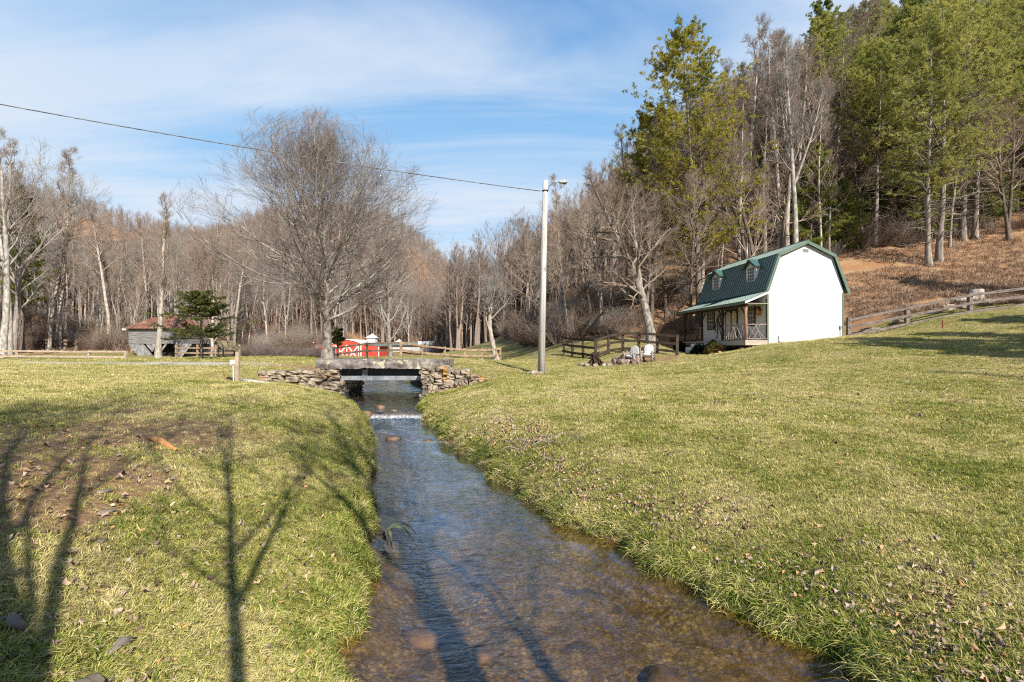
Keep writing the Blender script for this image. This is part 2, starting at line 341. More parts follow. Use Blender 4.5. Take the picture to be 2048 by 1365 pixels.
def build_ground():
    def axis(lo, hi, d0, far_lo, far_hi, g):
        a = list(np.arange(lo, hi+1e-6, d0)); s = d0
        while a[-1] < far_hi: s *= g; a.append(a[-1]+s)
        s = d0; b = [lo]
        while b[-1] > far_lo: s *= g; b.append(b[-1]-s)
        return np.array(b[:0:-1]+a)
    xs = axis(-11, 6, .09, -2600, 2600, 1.045); ys = axis(1.4, 23, .09, -600, 2600, 1.045)
    X, Y = np.meshgrid(xs, ys); z, d, L = H(X, Y, True)
    lit, grav, dirt = masks(X, Y)
    z = z+lit*.06*fbm(X, Y, 1.1, 9)*np.clip((Y-24)/6, 0, 1)
    ny, nx = X.shape; i = np.arange(ny*nx).reshape(ny, nx)
    q = np.stack([i[:-1,:-1], i[:-1,1:], i[1:,1:], i[1:,:-1]], -1).reshape(-1, 4)
    me = np_mesh('ground', np.stack([X, Y, z], -1), [q], True)
    for nm, a in (('litter', lit), ('gravel', grav), ('dirt', dirt), ('bank', np.clip(d, -1, 3))):
        at_ = me.attributes.new(nm, 'FLOAT', 'POINT'); at_.data.foreach_set('value', a.astype(np.float32).ravel())
    m = bpy.data.materials.new('ground'); m.use_nodes = True; t = NT(m.node_tree); b = t.n['Principled BSDF']
    b.inputs['Roughness'].default_value = .95; b.inputs['Specular IOR Level'].default_value = .15
    ge = t.new('ShaderNodeNewGeometry'); P = ge.outputs['Position']
    A = lambda n: t.new('ShaderNodeAttribute', attribute_name=n).outputs['Fac']
    big = t.noise(P, .35, 4); mid = t.noise(P, 2.2, 5); fine = t.noise(P, 22, 5, .7)
    straw = t.mix(t.ramp(fine, [(.3, 0), (.7, 1)]), (.13, .10, .045), (.38, .32, .15))
    green = t.mix(t.ramp(fine, [(.3, 0), (.7, 1)]), (.08, .085, .02), (.24, .235, .065))
    g = t.mix(t.ramp(big, [(.38, 0), (.62, 1)]), straw, green)
    g = t.mix(t.math('MULTIPLY', t.ramp(mid, [(.45, 0), (.7, 1)]), .6), g, straw)
    vl = t.noise(P, 60, 3, .7)
    litc = t.mix(t.ramp(vl, [(.3, 0), (.7, 1)]), (.14, .068, .036), (.44, .235, .115))
    litc = t.mix(t.ramp(t.noise(P, .5, 4), [(.4, 0), (.65, 1)]), litc, t.mix(t.ramp(vl, [(.3, 0), (.7, 1)]), (.19, .115, .065), (.48, .33, .185)))
    dc = t.mix(t.ramp(fine, [(.35, 0), (.65, 1)]), (.15, .085, .045), (.34, .22, .12))
    gc = t.mix(t.ramp(t.noise(P, 40, 2), [(.35, 0), (.65, 1)]), (.30, .28, .25), (.55, .52, .48))
    # stream bed: small stones
    vo = t.new('ShaderNodeTexVoronoi'); vo.inputs['Scale'].default_value = 9; t.link(t.mapping(P, (1, 1, 1)), vo.inputs['Vector'])
    vo2 = t.new('ShaderNodeTexVoronoi'); vo2.inputs['Scale'].default_value = 26; t.link(P, vo2.inputs['Vector'])
    hs = t.new('ShaderNodeSeparateColor'); t.link(vo.outputs['Color'], hs.inputs[0])
    hs2 = t.new('ShaderNodeSeparateColor'); t.link(vo2.outputs['Color'], hs2.inputs[0])
    s1 = t.ramp(hs.outputs[0], [(.05, (.06, .045, .026)), (.35, (.20, .14, .07)), (.7, (.34, .25, .14)), (.95, (.15, .12, .085))])
    s2 = t.ramp(hs2.outputs[0], [(.05, (.08, .06, .03)), (.4, (.24, .165, .08)), (.75, (.42, .32, .18)), (.97, (.17, .135, .09))])
    bedc = t.mix(t.ramp(mid, [(.4, 0), (.6, 1)]), s2, s1)
    bedc = t.mix(t.math('MULTIPLY', t.ramp(t.noise(P, 1.3, 4), [(.42, 0), (.62, 1)]), .45), bedc, (.10, .07, .04))
    bedc = t.mix(t.ramp(vo2.outputs['Distance'], [(.3, 0), (.65, .6)]), bedc, (.09, .055, .028))
    col = t.mix(t.math('MULTIPLY', A('litter'), 1), g, litc)
    col = t.mix(A('dirt'), col, dc)
    gm = t.math('MULTIPLY', A('gravel'), t.ramp(mid, [(.3, .45), (.6, 1)]))
    col = t.mix(gm, col, gc)
    bk = A('bank')
    col = t.mix(t.ramp(t.math('ADD', bk, t.math('MULTIPLY', fine, .1)), [(.02, 1), (.2, 0)]), col, (.06, .038, .02))
    col = t.mix(t.ramp(bk, [(0, 1), (.02, 0)]), col, bedc)
    t.link(col, b.inputs['Base Color'])
    bp = t.new('ShaderNodeBump'); bp.inputs['Strength'].default_value = .8; bp.inputs['Distance'].default_value = .05
    t.link(t.math('ADD', fine, t.math('MULTIPLY', t.noise(P, 7, 4), .8)), bp.inputs['Height']); t.link(bp.outputs[0], b.inputs['Normal'])
    return tag(obj('ground', me, m), kind='structure')
build_ground()

WATER_REFL = 2.5
def build_water():
    ys = np.concatenate([np.arange(-20, 1, .5), np.arange(1, 26, .06), np.arange(26, 116, 1.0)])
    xl, xr = stream_edges(ys); n = 50; t_ = np.linspace(0, 1, n)
    X = (xl-.12)[:,None]*(1-t_)+(xr+.12)[:,None]*t_; Y = np.repeat(ys[:,None], n, 1)
    led = .05*np.sin(X*2.3)+.03*np.sin(X*6.1)                        # uneven lip of the two little falls
    Z = water_z(Y+led*((Y > 11) & (Y < 16.5)))
    turb = np.exp(-((Y-15.2)/.35)**2)+.5*np.exp(-((Y-12.0)/.3)**2)
    Z = Z+turb*.018*np.sin(X*17+Y*9)*np.sin(Y*21-X*5)+.004*np.sin(X*5+Y*3)*np.sin(Y*7)
    ny, nx = X.shape; i = np.arange(ny*nx).reshape(ny, nx)
    q = np.stack([i[:-1,:-1], i[:-1,1:], i[1:,1:], i[1:,:-1]], -1).reshape(-1, 4)
    me = np_mesh('stream_water', np.stack([X, Y, Z], -1), [q], True)
    foam = np.exp(-((Y+led-15.36)/.12)**2)*np.clip((X+5.0)/.3, 0, 1)+.35*np.exp(-((Y+led-11.75)/.10)**2)*np.clip((X+2.5)/.3, 0, 1)
    a = me.attributes.new('foam', 'FLOAT', 'POINT'); a.data.foreach_set('value', foam.astype(np.float32).ravel())
    m = bpy.data.materials.new('stream_water'); m.use_nodes = True; t = NT(m.node_tree); t.n.clear()
    ge = t.new('ShaderNodeNewGeometry'); P = ge.outputs['Position']
    pm = t.mapping(P, (1.0, 1.0, 1), (0, 0, R(-14)))
    pm2 = t.mapping(pm, (1.4, 2.6, 1))
    w1 = t.noise(pm2, 3.4, 3, .5, .8); w2 = t.noise(pm2, 13, 2, .5)
    h = t.math('ADD', w1, t.math('MULTIPLY', w2, .28))
    bp = t.new('ShaderNodeBump'); bp.inputs['Strength'].default_value = .30; bp.inputs['Distance'].default_value = .10
    h = t.math('MULTIPLY', h, t.ramp(t.noise(t.mapping(pm, (1, .55, 1)), 1.1, 3, .6), [(.35, .12), (.62, 1)]))
    t.link(h, bp.inputs['Height'])
    dt = t.new('ShaderNodeVectorMath', operation='DOT_PRODUCT'); t.link(bp.outputs[0], dt.inputs[0]); t.link(ge.outputs['Incoming'], dt.inputs[1])
    cosv = t.math('ABSOLUTE', dt.outputs['Value'])                    # Schlick reflectance, the same from above and below
    frs = t.math('ADD', .02, t.math('MULTIPLY', .98, t.math('POWER', t.math('SUBTRACT', 1, cosv, True), 5)))
    tr = t.new('ShaderNodeBsdfTransparent'); tr.inputs[0].default_value = (.80, .72, .53, 1)
    gl = t.new('ShaderNodeBsdfGlossy'); gl.inputs[0].default_value = (.66, .82, 1, 1); gl.inputs['Roughness'].default_value = .04; t.link(bp.outputs[0], gl.inputs['Normal'])
    mx = t.new('ShaderNodeMixShader'); t.link(t.math('MULTIPLY', frs, WATER_REFL, True), mx.inputs[0]); t.link(tr.outputs[0], mx.inputs[1]); t.link(gl.outputs[0], mx.inputs[2])
    df = t.new('ShaderNodeBsdfDiffuse'); df.inputs[0].default_value = (.50, .52, .54, 1)
    fa = t.new('ShaderNodeAttribute', attribute_name='foam').outputs['Fac']
    fn = t.noise(t.mapping(P, (14, 2.5, 3)), 1.6, 4, .75)
    mx2 = t.new('ShaderNodeMixShader'); t.link(t.math('MULTIPLY', fa, t.ramp(fn, [(.34, 0), (.60, 1)]), True), mx2.inputs[0])
    t.link(mx.outputs[0], mx2.inputs[1]); t.link(df.outputs[0], mx2.inputs[2])
    o = t.new('ShaderNodeOutputMaterial'); t.link(mx2.outputs[0], o.inputs[0])
    return tag(obj('stream_water', me, m), kind='structure')
build_water()

# ------------------------------------------------------------------ branch grower (vectorised by level)
def unit(v): return v/np.maximum(np.linalg.norm(v, axis=-1, keepdims=True), 1e-9)
def path(start, d, length, N, up, wob, rg):
    """B curves of N points"""
    B = len(start); P = np.empty((B, N, 3)); P[:,0] = start; d = unit(d); st = (length/(N-1))[:,None]
    for k in range(1, N):
        d = unit(d+rg.normal(0, wob, (B, 3))+np.array([0, 0, 1.])*(up if np.isscalar(up) else up[:,None])); P[:,k] = P[:,k-1]+d*st
    return P
def sample(P, Rr, b, t):
    N = P.shape[1]; f = t*(N-1); i = np.minimum(f.astype(int), N-2); w = (f-i)[:,None]
    p = P[b,i]*(1-w)+P[b,i+1]*w; tg = unit(P[b,i+1]-P[b,i]); r = Rr[b,i]*(1-w[:,0])+Rr[b,i+1]*w[:,0]
    return p, tg, r
def grow(P, Rr, n, t0, t1, ang, lenf, N, up, wob, rr, rg, rmin=.004, tip=.25, angsd=.15, tpow=1.0):
    """n children on every parent; lenf(t)->length"""
    B = len(P); b = np.repeat(np.arange(B), n)
    k = np.tile(np.arange(n), B); t = t0+(t1-t0)*((k+rg.uniform(0, 1, B*n))/n)**tpow
    p, tg, r = sample(P, Rr, b, t)
    az = k*2.4+np.repeat(rg.uniform(0, 6.28, B), n)+rg.normal(0, .5, B*n)
    ref = np.where(np.abs(tg[:,2:3]) > .9, np.array([[1., 0, 0]]), np.array([[0, 0, 1.]]))
    a = unit(np.cross(tg, ref)); c = np.cross(tg, a)
    an = (ang(t) if callable(ang) else ang)+rg.normal(0, angsd, B*n)
    d = tg*np.cos(an)[:,None]+(a*np.cos(az)[:,None]+c*np.sin(az)[:,None])*np.sin(an)[:,None]
    ln = lenf(t, b)*rg.uniform(.7, 1.25, B*n)
    Q = path(p, d, ln, N, up, wob, rg)
    r0 = np.maximum(np.minimum(r*rr, ln*.03), rmin)
    return Q, r0[:,None]*np.linspace(1, tip, N)[None]
def tubes(lst):
    """lst of (P,R,sides) -> verts, quads"""
    VV, FF, off = [], [], 0
    for P, Rr, S in lst:
        B, N, _ = P.shape
        T = np.empty_like(P); T[:,1:-1] = P[:,2:]-P[:,:-2]; T[:,0] = P[:,1]-P[:,0]; T[:,-1] = P[:,-1]-P[:,-2]; T = unit(T)
        ref = np.where(np.abs(T[:,:1,2:3]) > .8, np.array([1., .2, 0]), np.array([.1, .2, 1.])); ref = np.broadcast_to(ref, P.shape)
        a = unit(np.cross(T, ref)); b = np.cross(T, a)
        th = np.arange(S)*2*math.pi/S
        V = P[:,:,None]+Rr[:,:,None,None]*(a[:,:,None]*np.cos(th)[:,None]+b[:,:,None]*np.sin(th)[:,None])
        i = np.arange(B*N*S).reshape(B, N, S)+off; j = np.roll(i, -1, 2)
        FF.append(np.stack([j[:,:-1], i[:,:-1], i[:,1:], j[:,1:]], -1).reshape(-1, 4)); VV.append(V.reshape(-1, 3)); off += B*N*S
    return np.concatenate(VV), np.concatenate(FF)
def tree_obj(name, trunk, crown, mt, mc, loc, label, cat='tree', group=None, leaves=None, ml=None):
    root = empty(name, loc, 0, label, cat, group)
    V, Fq = tubes(trunk); obj('trunk', np_mesh('trunk', V, [Fq], True), mt, root)
    if crown:
        V, Fq = tubes(crown); me = np_mesh('crown', V, [Fq], True)
        o = obj('crown', me, mc, root)
    if leaves is not None:
        o2 = obj('foliage', np_mesh('foliage', leaves[0], leaves[1:]), ml, root)
    return root
def place(root, p, rz, s, label, group=None, tilt=(0, 0)):
    root.location = p; root.rotation_euler = (tilt[0], tilt[1], rz); root.scale = (s, s, s*random.uniform(.94, 1.06)); tag(root, label, None, group); return root

def bare_tree(seed, Ht=20, r0=.22, clear=.35, n1=24, L1=5.0, n2=6, n3=6, n4=4, ang=.85, up1=.10, wob=.05, shape='tall', fork=None, lean=(0, 0), twr=.008, fk0=.28):
    rg = np.random.default_rng(seed)
    P = path(np.zeros((1, 3)), np.array([[lean[0], lean[1], 1.]]), np.array([Ht*.95]), 12, .06, wob, rg)
    rad = (r0*(1-np.linspace(0, 1, 12)*.93)**.8)[None]; rad[0,0] *= 1.45; rad[0,1] *= 1.05
    trunk = [(P, rad, 9)]; crown = []
    stems = [(P, rad)]
    if fork:
        Q, q = grow(P, rad, fork, fk0, fk0+.32, .35, lambda t, b: Ht*.9*(1-t)+0*t, 9, .14, .05, .75, rg, tip=.12, angsd=.06)
        trunk.append((Q, q, 7)); stems.append((Q, q))
    L2s = []
    for k, (S, s_) in enumerate(stems):
        if shape == 'round': lf = lambda t, b: L1*(.45+.75*np.sin(np.clip((t-clear)/(1-clear), 0, 1)*math.pi*.80+.45))
        elif shape == 'narrow': lf = lambda t, b: L1*(1.05-.6*t)
        else: lf = lambda t, b: L1*np.clip(1.3*(1.08-t), .18, .8)
        L2s.append(grow(S, s_, n1 if k == 0 else max(5, n1//2), clear if k == 0 else .3, .985, lambda t: ang*(1.12-.55*t), lf, 7, up1, .09, .55, rg, tip=.2))
    A = np.concatenate([x[0] for x in L2s]); a = np.concatenate([x[1] for x in L2s]); crown.append((A, a, 5))
    la = np.linalg.norm(A[:,-1]-A[:,0], axis=1)
    B, b = grow(A, a, n2, .22, .98, .65, lambda t, i: la[i]*.48*(1.15-.7*t), 5, up1*.9, .11, .6, rg, .010, .3); crown.append((B, b, 4))
    lb = np.linalg.norm(B[:,-1]-B[:,0], axis=1)
    D, d = grow(B, b, n3, .2, 1, .6, lambda t, i: np.maximum(lb[i]*.5*(1.15-.6*t), .3), 4, up1*.9, .13, .65, rg, twr, .4); crown.append((D, d, 3))
    if n4:
        ld = np.linalg.norm(D[:,-1]-D[:,0], axis=1)
        E, e = grow(D, d, n4, .2, 1, .55, lambda t, i: np.maximum(ld[i]*.55, .25), 3, up1, .12, .8, rg, twr*.85, .5); crown.append((E, e, 3))
    return trunk, crown

def needles(pts, dirs, per, ln, wd, rg, spread=.9):
    """per thin needle-cluster blades at every point"""
    n = len(pts); p = np.repeat(pts, per, 0); d = unit(np.repeat(unit(dirs), per, 0)+rg.normal(0, spread, (n*per, 3)))
    l = ln*rg.uniform(.6, 1.2, (n*per, 1)); sd = unit(np.cross(d, rg.normal(0, 1, (n*per, 3))))*wd*rg.uniform(.7, 1.3, (n*per, 1))
    V = np.stack([p-sd*.4, p+sd*.4, p+d*l*.65+sd, p+d*l, p+d*l*.65-sd], 1)
    i = np.arange(n*per*5).reshape(-1, 5)
    return V.reshape(-1, 3), i
def pine(seed, Ht=22, r0=.24, base=.35, L1=3.6, whorls=26, nb=5, dense=1.0, cone=.9, per=9, ln=.20, wd=.022, dead=6, droop=0.02, lean=(0, 0), low_taper=.5):
    rg = np.random.default_rng(seed)
    P = path(np.zeros((1, 3)), np.array([[lean[0], lean[1], 1.]]), np.array([Ht]), 14, .08, .02, rg)
    rad = (r0*(1-np.linspace(0, 1, 14)*.96)**.9)[None]; rad[0,0] *= 1.3
    trunk = [(P, rad, 9)]; crown = []; leafP, leafD = [], []
    def lf(t, b):
        s = np.clip((t-base)/(1-base), 0, 1)
        return L1*np.minimum(1, low_taper+s*2.2)*np.clip(1.05-s, .06, 1)**cone*rg.uniform(.55, 1.15, len(t))
    A, a = grow(P, rad, whorls*nb, base, .985, lambda t: 1.45-.55*t, lf, 7, droop, .07, .32, rg, .012, .25)
    crown.append((A, a, 4)); la = np.linalg.norm(A[:,-1]-A[:,0], axis=1)
    n2 = 9
    B, b = grow(A, a, n2, .3, 1, .75, lambda t, i: np.maximum(la[i]*.38*(1.25-.8*t), .3), 4, .05, .09, .6, rg, .008, .35)
    B[:,:,2] = B[:,:1,2]+(B[:,:,2]-B[:,:1,2])*.55
    crown.append((B, b, 3))
    for Q, cnt in ((B, max(2, int(5*dense))),):
        for k in range(cnt):
            t = rg.uniform(.25, 1, len(Q)); p, tg, _ = sample(Q, np.zeros(Q.shape[:2]), np.arange(len(Q)), t)
            keep = rg.uniform(0, 1, len(Q)) < .92; leafP.append((p+rg.normal(0, .05, p.shape))[keep]); leafD.append((tg+[0, 0, .55])[keep])
    if dead:   # bare lower limbs
        Dq, dq = grow(P, rad, dead, .10, base, 1.45, lambda t, i: L1*rg.uniform(.3, .8, len(t)), 6, -.02, .12, .25, rg, .014, .2); crown.append((Dq, dq, 4))
        ld = np.linalg.norm(Dq[:,-1]-Dq[:,0], axis=1)
        E, e = grow(Dq, dq, 6, .25, 1, .8, lambda t, i: ld[i]*.4, 4, 0, .15, .6, rg, .008, .3); crown.append((E, e, 3))
    V, f = needles(np.concatenate(leafP), np.concatenate(leafD), per, ln, wd, rg)
    return trunk, crown, (V, f)
# ------------------------------------------------------------------ more materials
M['white_wood'] = nmat('white_painted_siding', (.57, .575, .57), (.62, .625, .62), 1.2, .55, .05, (6, 6, .4))
def groove(m, pitch=.2):
    """vertical siding grooves as bump"""
    t = NT(m.node_tree); b = t.n['Principled BSDF']; tc = t.new('ShaderNodeTexCoord'); s = t.new('ShaderNodeSeparateXYZ'); t.link(tc.outputs['Object'], s.inputs[0])
    f = t.math('PINGPONG', t.math('ADD', s.outputs[0], s.outputs[1]), pitch/2); h = t.ramp(t.math('DIVIDE', f, pitch/2), [(.0, 0), (.09, 1)])
    c = b.inputs['Base Color'].links[0].from_socket; z = s.outputs[2]
    grime = t.math('MULTIPLY', t.ramp(t.math('ADD', z, t.math('MULTIPLY', t.noise(tc.outputs['Object'], 3, 5), .6)), [(.18, 1), (.62, 0)]), .45)
    c = t.mix(t.math('MULTIPLY', t.math('SUBTRACT', 1, h), .16), c, (.2, .2, .2)); t.link(t.mix(grime, c, (.24, .21, .17)), b.inputs['Base Color'])
    bp = t.new('ShaderNodeBump'); bp.inputs['Strength'].default_value = .35; bp.inputs['Distance'].default_value = .008; t.link(h, bp.inputs['Height']); t.link(bp.outputs[0], b.inputs['Normal'])
groove(M['white_wood'])
M['roof_green'] = nmat('green_metal_roof', (.036, .088, .074), (.05, .112, .095), .8, .36, spec=1.0); M['roof_green'].node_tree.nodes['Principled BSDF'].inputs['Coat Weight'].default_value = .6; M['roof_green'].node_tree.nodes['Principled BSDF'].inputs['Coat Roughness'].default_value = .3
M['seam'] = nmat('panel_seam', (.40, .40, .41), None, 2, .7)
M['trim_green'] = nmat('green_trim', (.085, .125, .095), (.115, .155, .12), 2, .5)
M['trim_dark'] = nmat('dark_green_trim', (.03, .042, .02), (.05, .065, .03), 2, .6)
M['white_trim'] = nmat('white_trim', (.58, .58, .565), (.66, .66, .65), 2, .5)
M['cream'] = nmat('cream_panel', (.56, .54, .44), (.62, .59, .50), 2, .6)
M['log_dark'] = nmat('dark_log', (.028, .018, .012), (.06, .036, .024), 4, .85, .5, (4, 4, .6))
M['log_red'] = nmat('red_brown_log', (.22, .11, .065), (.36, .21, .14), 4, .85, .5, (4, 4, .6))
M['stick'] = nmat('peeled_sticks', (.16, .12, .10), (.36, .29, .25), 5, .85)
M['stick_dark'] = nmat('dark_sticks', (.03, .022, .018), (.07, .05, .04), 5, .85)
M['stick_orange'] = nmat('orange_wood', (.32, .15, .05), (.48, .24, .09), 5, .7)
M['deck'] = nmat('weathered_deck', (.30, .25, .20), (.44, .38, .31), 3, .85, .3, (1, 8, 8))
M['glass'] = nmat('window_glass', (.05, .06, .07), (.09, .09, .09), 2, .08, spec=.6)
M['grey_metal'] = nmat('grey_metal', (.20, .205, .21), (.30, .305, .31), 5, .45, metal=.4)
M['stone'] = nmat('field_stone', (.09, .07, .052), (.38, .31, .24), 2.6, .9, .7, c3=(.26, .17, .11), s3=1.9, bumpscale=14)
def lichen(base, name, amt=(.60, .66), col=(.62, .30, .02), s=2.6):
    m = base.copy(); m.name = name; t = NT(m.node_tree); b = t.n['Principled BSDF']; c = b.inputs['Base Color'].links[0].from_socket
    tc = t.new('ShaderNodeTexCoord'); n = t.noise(tc.outputs['Object'], s, 3)
    t.link(t.mix(t.ramp(n, [(amt[0], 0), (amt[1], 1)]), c, col), b.inputs['Base Color']); return m
M['stone_orange'] = lichen(M['stone'], 'field_stone_lichen', (.56, .62), (.42, .20, .02), 2.2)
M['concrete_old'] = nmat('mossy_concrete', (.065, .052, .047), (.27, .24, .22), 2.2, .95, .6, (1, 1, 1.6), c3=(.40, .38, .25), s3=3.2, bumpscale=9, t3=(.59, .66))
M['steel_dark'] = nmat('dark_steel', (.014, .016, .02), (.035, .037, .042), 3, .7)
M['steel_grey'] = nmat('flaking_steel', (.12, .13, .15), (.22, .23, .25), 3, .7, c3=(.62, .60, .50), s3=6, t3=(.66, .70))
M['pole_wood'] = nmat('weathered_pole', (.28, .265, .25), (.52, .50, .475), 2.2, .85, .6, (9, 9, .3), c3=(.24, .22, .20), s3=2.0, t3=(.60, .68))
M['fence_tan'] = nmat('tan_fence_wood', (.19, .13, .085), (.36, .26, .18), 3, .85, .3)
M['fence_pale'] = nmat('pale_fence_wood', (.26, .20, .145), (.42, .33, .25), 3, .85, .3)
M['fence_dark'] = nmat('dark_fence_wood', (.03, .021, .015), (.065, .046, .034), 3, .9, .3)
M['fence_grey'] = nmat('grey_fence_wood', (.10, .08, .07), (.22, .185, .165), 3, .9, .3, (1, 1, 4))
M['barn_red'] = nmat('red_metal_siding', (.50, .045, .03), (.60, .07, .045), 1.5, .5)
M['barn_wood'] = nmat('weathered_barn_boards', (.09, .085, .085), (.26, .255, .255), 2, .9, .5, (.5, .5, 7))
M['barn_wood_d'] = nmat('weathered_diagonal_boards', (.11, .105, .105), (.29, .285, .285), 3, .9, .5, (1, 1, 1))
M['rust'] = nmat('rusty_tin', (.13, .055, .038), (.24, .115, .08), 1.2, .7, .2, c3=(.30, .22, .18), s3=.8, t3=(.6, .7))
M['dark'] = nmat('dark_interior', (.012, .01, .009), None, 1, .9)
M['sky_white'] = nmat('white_cloth', (.6, .6, .59), (.68, .68, .67), 3, .8)
M['teal_roof'] = nmat('grey_green_roof', (.12, .17, .16), (.17, .22, .21), 1, .5)
M['cable'] = nmat('cable_black', (.06, .06, .062), (.20, .20, .205), 1.2, .6)
M['rock_wet'] = nmat('stream_stone', (.06, .038, .024), (.20, .125, .075), 3, .7, .5)
M['leaf_dead'] = nmat('dead_leaves', (.26, .15, .08), (.48, .34, .25), .8, .85, c3=(.30, .24, .22), s3=2.2, coord='Object')

# ------------------------------------------------------------------ the white gambrel house
HW, HL = 4.6, 7.6
house = empty('gambrel_house', (14.2, 27.0, 2.77), R(5.8), 'small white gambrel house with green metal roof and log porch on the sloping lawn', 'house')
EAVE, BRK, RDG, INS = 2.79, 4.72, 5.42, .68
def build_house():
    prof = [(0, -.45), (HW, -.45), (HW, EAVE), (HW-INS, BRK), (HW/2, RDG), (INS, BRK), (0, EAVE)]
    m = MB(); m.prism(prof, 0, HL); m.build('wall', M['white_wood'], house)
    m = MB(); m.box((0.02, -.012, 2.42), (HW-.02, -.001, 2.435)); m.box((HW/2-.02, -.011, 2.44), (HW/2-.008, -.001, 4.75)); m.box((1.2, -.011, 4.76), (HW-1.2, -.001, 4.772)); m.build('seam', M['seam'], house)
    o = .09
    def slab(p, q, y0, y1, th=.05):
        (a, b), (c, d) = p, q; n = Vector((-(d-b), 0, c-a)).normalized()
        if n.z < 0: n = -n
        V = [Vector((x, y, z)) for x, z in (p, q) for y in (y0, y1)]
        return V, n*th
    roof = MB()
    def add_slab(mb, p, q, y0, y1, th=.05, ribs=True, pitch=.229):
        V, n = slab(p, q, y0, y1, th)
        mb.add(V+[v+n for v in V], [(0,1,3,2),(4,6,7,5),(0,4,5,1),(2,3,7,6),(0,2,6,4),(1,5,7,3)])
        if ribs:
            k = y0+.06
            while k < y1-.03:
                a = Vector((p[0], k, p[1]))+n*1.0; c = Vector((q[0], k, q[1]))+n*1.0
                mb.bar(a+n*.28, c+n*.28, .03, .03, n); k += pitch
    y0, y1 = -.16, HL+.16
    L0 = (-o, EAVE-.08); L1 = (INS-.05, BRK+.05); T = (HW/2, RDG+.10); R1 = (HW-INS+.05, BRK+.05); R0 = (HW+.22, EAVE-.14)
    add_slab(roof, L0, L1, y0, y1); add_slab(roof, (L1[0]-.07, L1[1]-.015), T, y0, y1, .05); add_slab(roof, T, (R1[0]+.07, R1[1]-.015), y0, y1); add_slab(roof, R1, R0, y0, y1)
    roof.build('roof', M['roof_green'], house)
    tr = MB()
    for ye in (y0-.024, y1+.002):
        for p, q in ((L0, L1), (L1, T), (T, R1), (R1, R0)):
            a = Vector((p[0], ye+.011, p[1]-.06)); b = Vector((q[0], ye+.011, q[1]-.06))
            d = (b-a).normalized(); tr.bar(a-d*.02, b+d*.02, .022, .15, (d.z, 0, -d.x) if d.x > 0 else (-d.z, 0, d.x))
    tr.bar((HW/2, y0, RDG+.15), (HW/2, y1, RDG+.15), .22, .03)
    tr.build('rake_trim', M['trim_green'], house)
    for x in (-.012, HW-.09): 
        c = MB(); c.box((x, -.02, -.3), (x+.10, -.001, EAVE-.12)); c.build('corner_trim', M['trim_green'], house)
    c = MB(); c.box((-.022, -.02, -.3), (-.001, .10, EAVE-.5)); c.build('corner_trim', M['trim_dark'], house)
    v = MB()
    for k in range(5): v.box((HW/2-.16, -.03, 4.93+k*.034), (HW/2+.16, -.002, 4.955+k*.034))
    v.box((HW/2-.17, -.02, 4.925), (HW/2+.17, -.003, 5.10)); v.build('vent', M['grey_metal'], house)
    # windows in a plane x = const, looking to -x
    def window(parent, x, ya, yb, za, zb, fr, nm='window', cols=3, rows=4, fw=.10):
        f = MB(); f.box((x-.03, ya-fw, za-fw), (x, yb+fw, za)); f.box((x-.03, ya-fw, zb), (x, yb+fw, zb+fw)); f.box((x-.03, ya-fw, za), (x, ya, zb)); f.box((x-.03, yb, za), (x, yb+fw, zb))
        w = f.build(nm, fr, parent)
        p = MB(); p.box((x-.012, ya, za), (x-.004, yb, zb)); p.build('pane', M['glass'], w)
        s = MB(); t_ = .022
        for i in range(cols+1):
            y = ya+(yb-ya)*i/cols; yy0 = max(ya, y-t_/2); s.box((x-.024, yy0, za), (x-.0125, min(yb, y+t_/2), zb))
        for i in range(rows+1):
            z = za+(zb-za)*i/rows; k = 1.8 if i == rows//2 else 1; s.box((x-.027, ya, max(za, z-t_*k/2)), (x-.0245, yb, min(zb, z+t_*k/2)))
        s.build('sash', M['white_trim'], w); return w
    window(house, -.002, 1.15, 1.75, .92, 1.98, M['trim_dark']); window(house, -.002, 5.72, 6.5, .88, 1.98, M['trim_dark'])
    # double door with arched panels
    d = MB(); d.box((-.04, 2.85, .02), (-.002, 4.25, 2.12)); door = d.build('door', M['trim_dark'], house)
    for ya in (2.97, 3.62):
        pts = [(ya, .25), (ya+.5, .25), (ya+.5, 1.62)]+[(ya+.25+.25*math.cos(a), 1.62+.24*math.sin(a)) for a in np.linspace(.35, math.pi-.35, 7)]+[(ya, 1.62)]
        p = MB(); p.prism(pts, -.058, -.041, 'x'); p.build('panel', M['cream'], door)
    h = MB(); h.tube([(-.07, 3.53, .98), (-.07, 3.53, 1.12)], .018, 6); h.build('handle', M['log_dark'], door)
    # dormers
    for yc in (1.75, 5.72):
        a, b = yc-.52, yc+.52; xf = .16
        m = MB(); zb_, ze, zt = 3.36, 4.36, 4.72
        pr = [(a, zb_), (b, zb_), (b, ze), (yc, zt), (a, ze)]
        m.prism(pr, xf, 1.2, 'x'); dm = m.build('dormer', M['white_wood'], house)
        r = MB()
        for s in (-1, 1):
            e = Vector((xf-.16, yc+s*.66, ze-.09)); t_ = Vector((xf-.16, yc, zt+.045)); n = Vector((0, s*(zt-ze), .52)).normalized()*.04
            dx = Vector((1.5, 0, 0)); V = [e, t_, t_+dx, e+dx]; V += [p+n for p in V]
            r.add(V, [(0,1,2,3),(4,7,6,5),(0,4,5,1),(2,6,7,3),(1,5,6,2),(0,3,7,4)])
        r.build('dormer_roof', M['roof_green'], dm)
        f = MB()
        for s in (-1, 1): f.bar((xf-.185, yc+s*.66, ze-.115), (xf-.185, yc, zt+.02), .03, .10)
        f.build('dormer_trim', M['trim_dark'], dm)
        window(dm, xf-.002, yc-.32, yc+.32, 3.52, 4.30, M['white_trim'], cols=3, rows=4, fw=.06)
    # porch
    px = -1.2
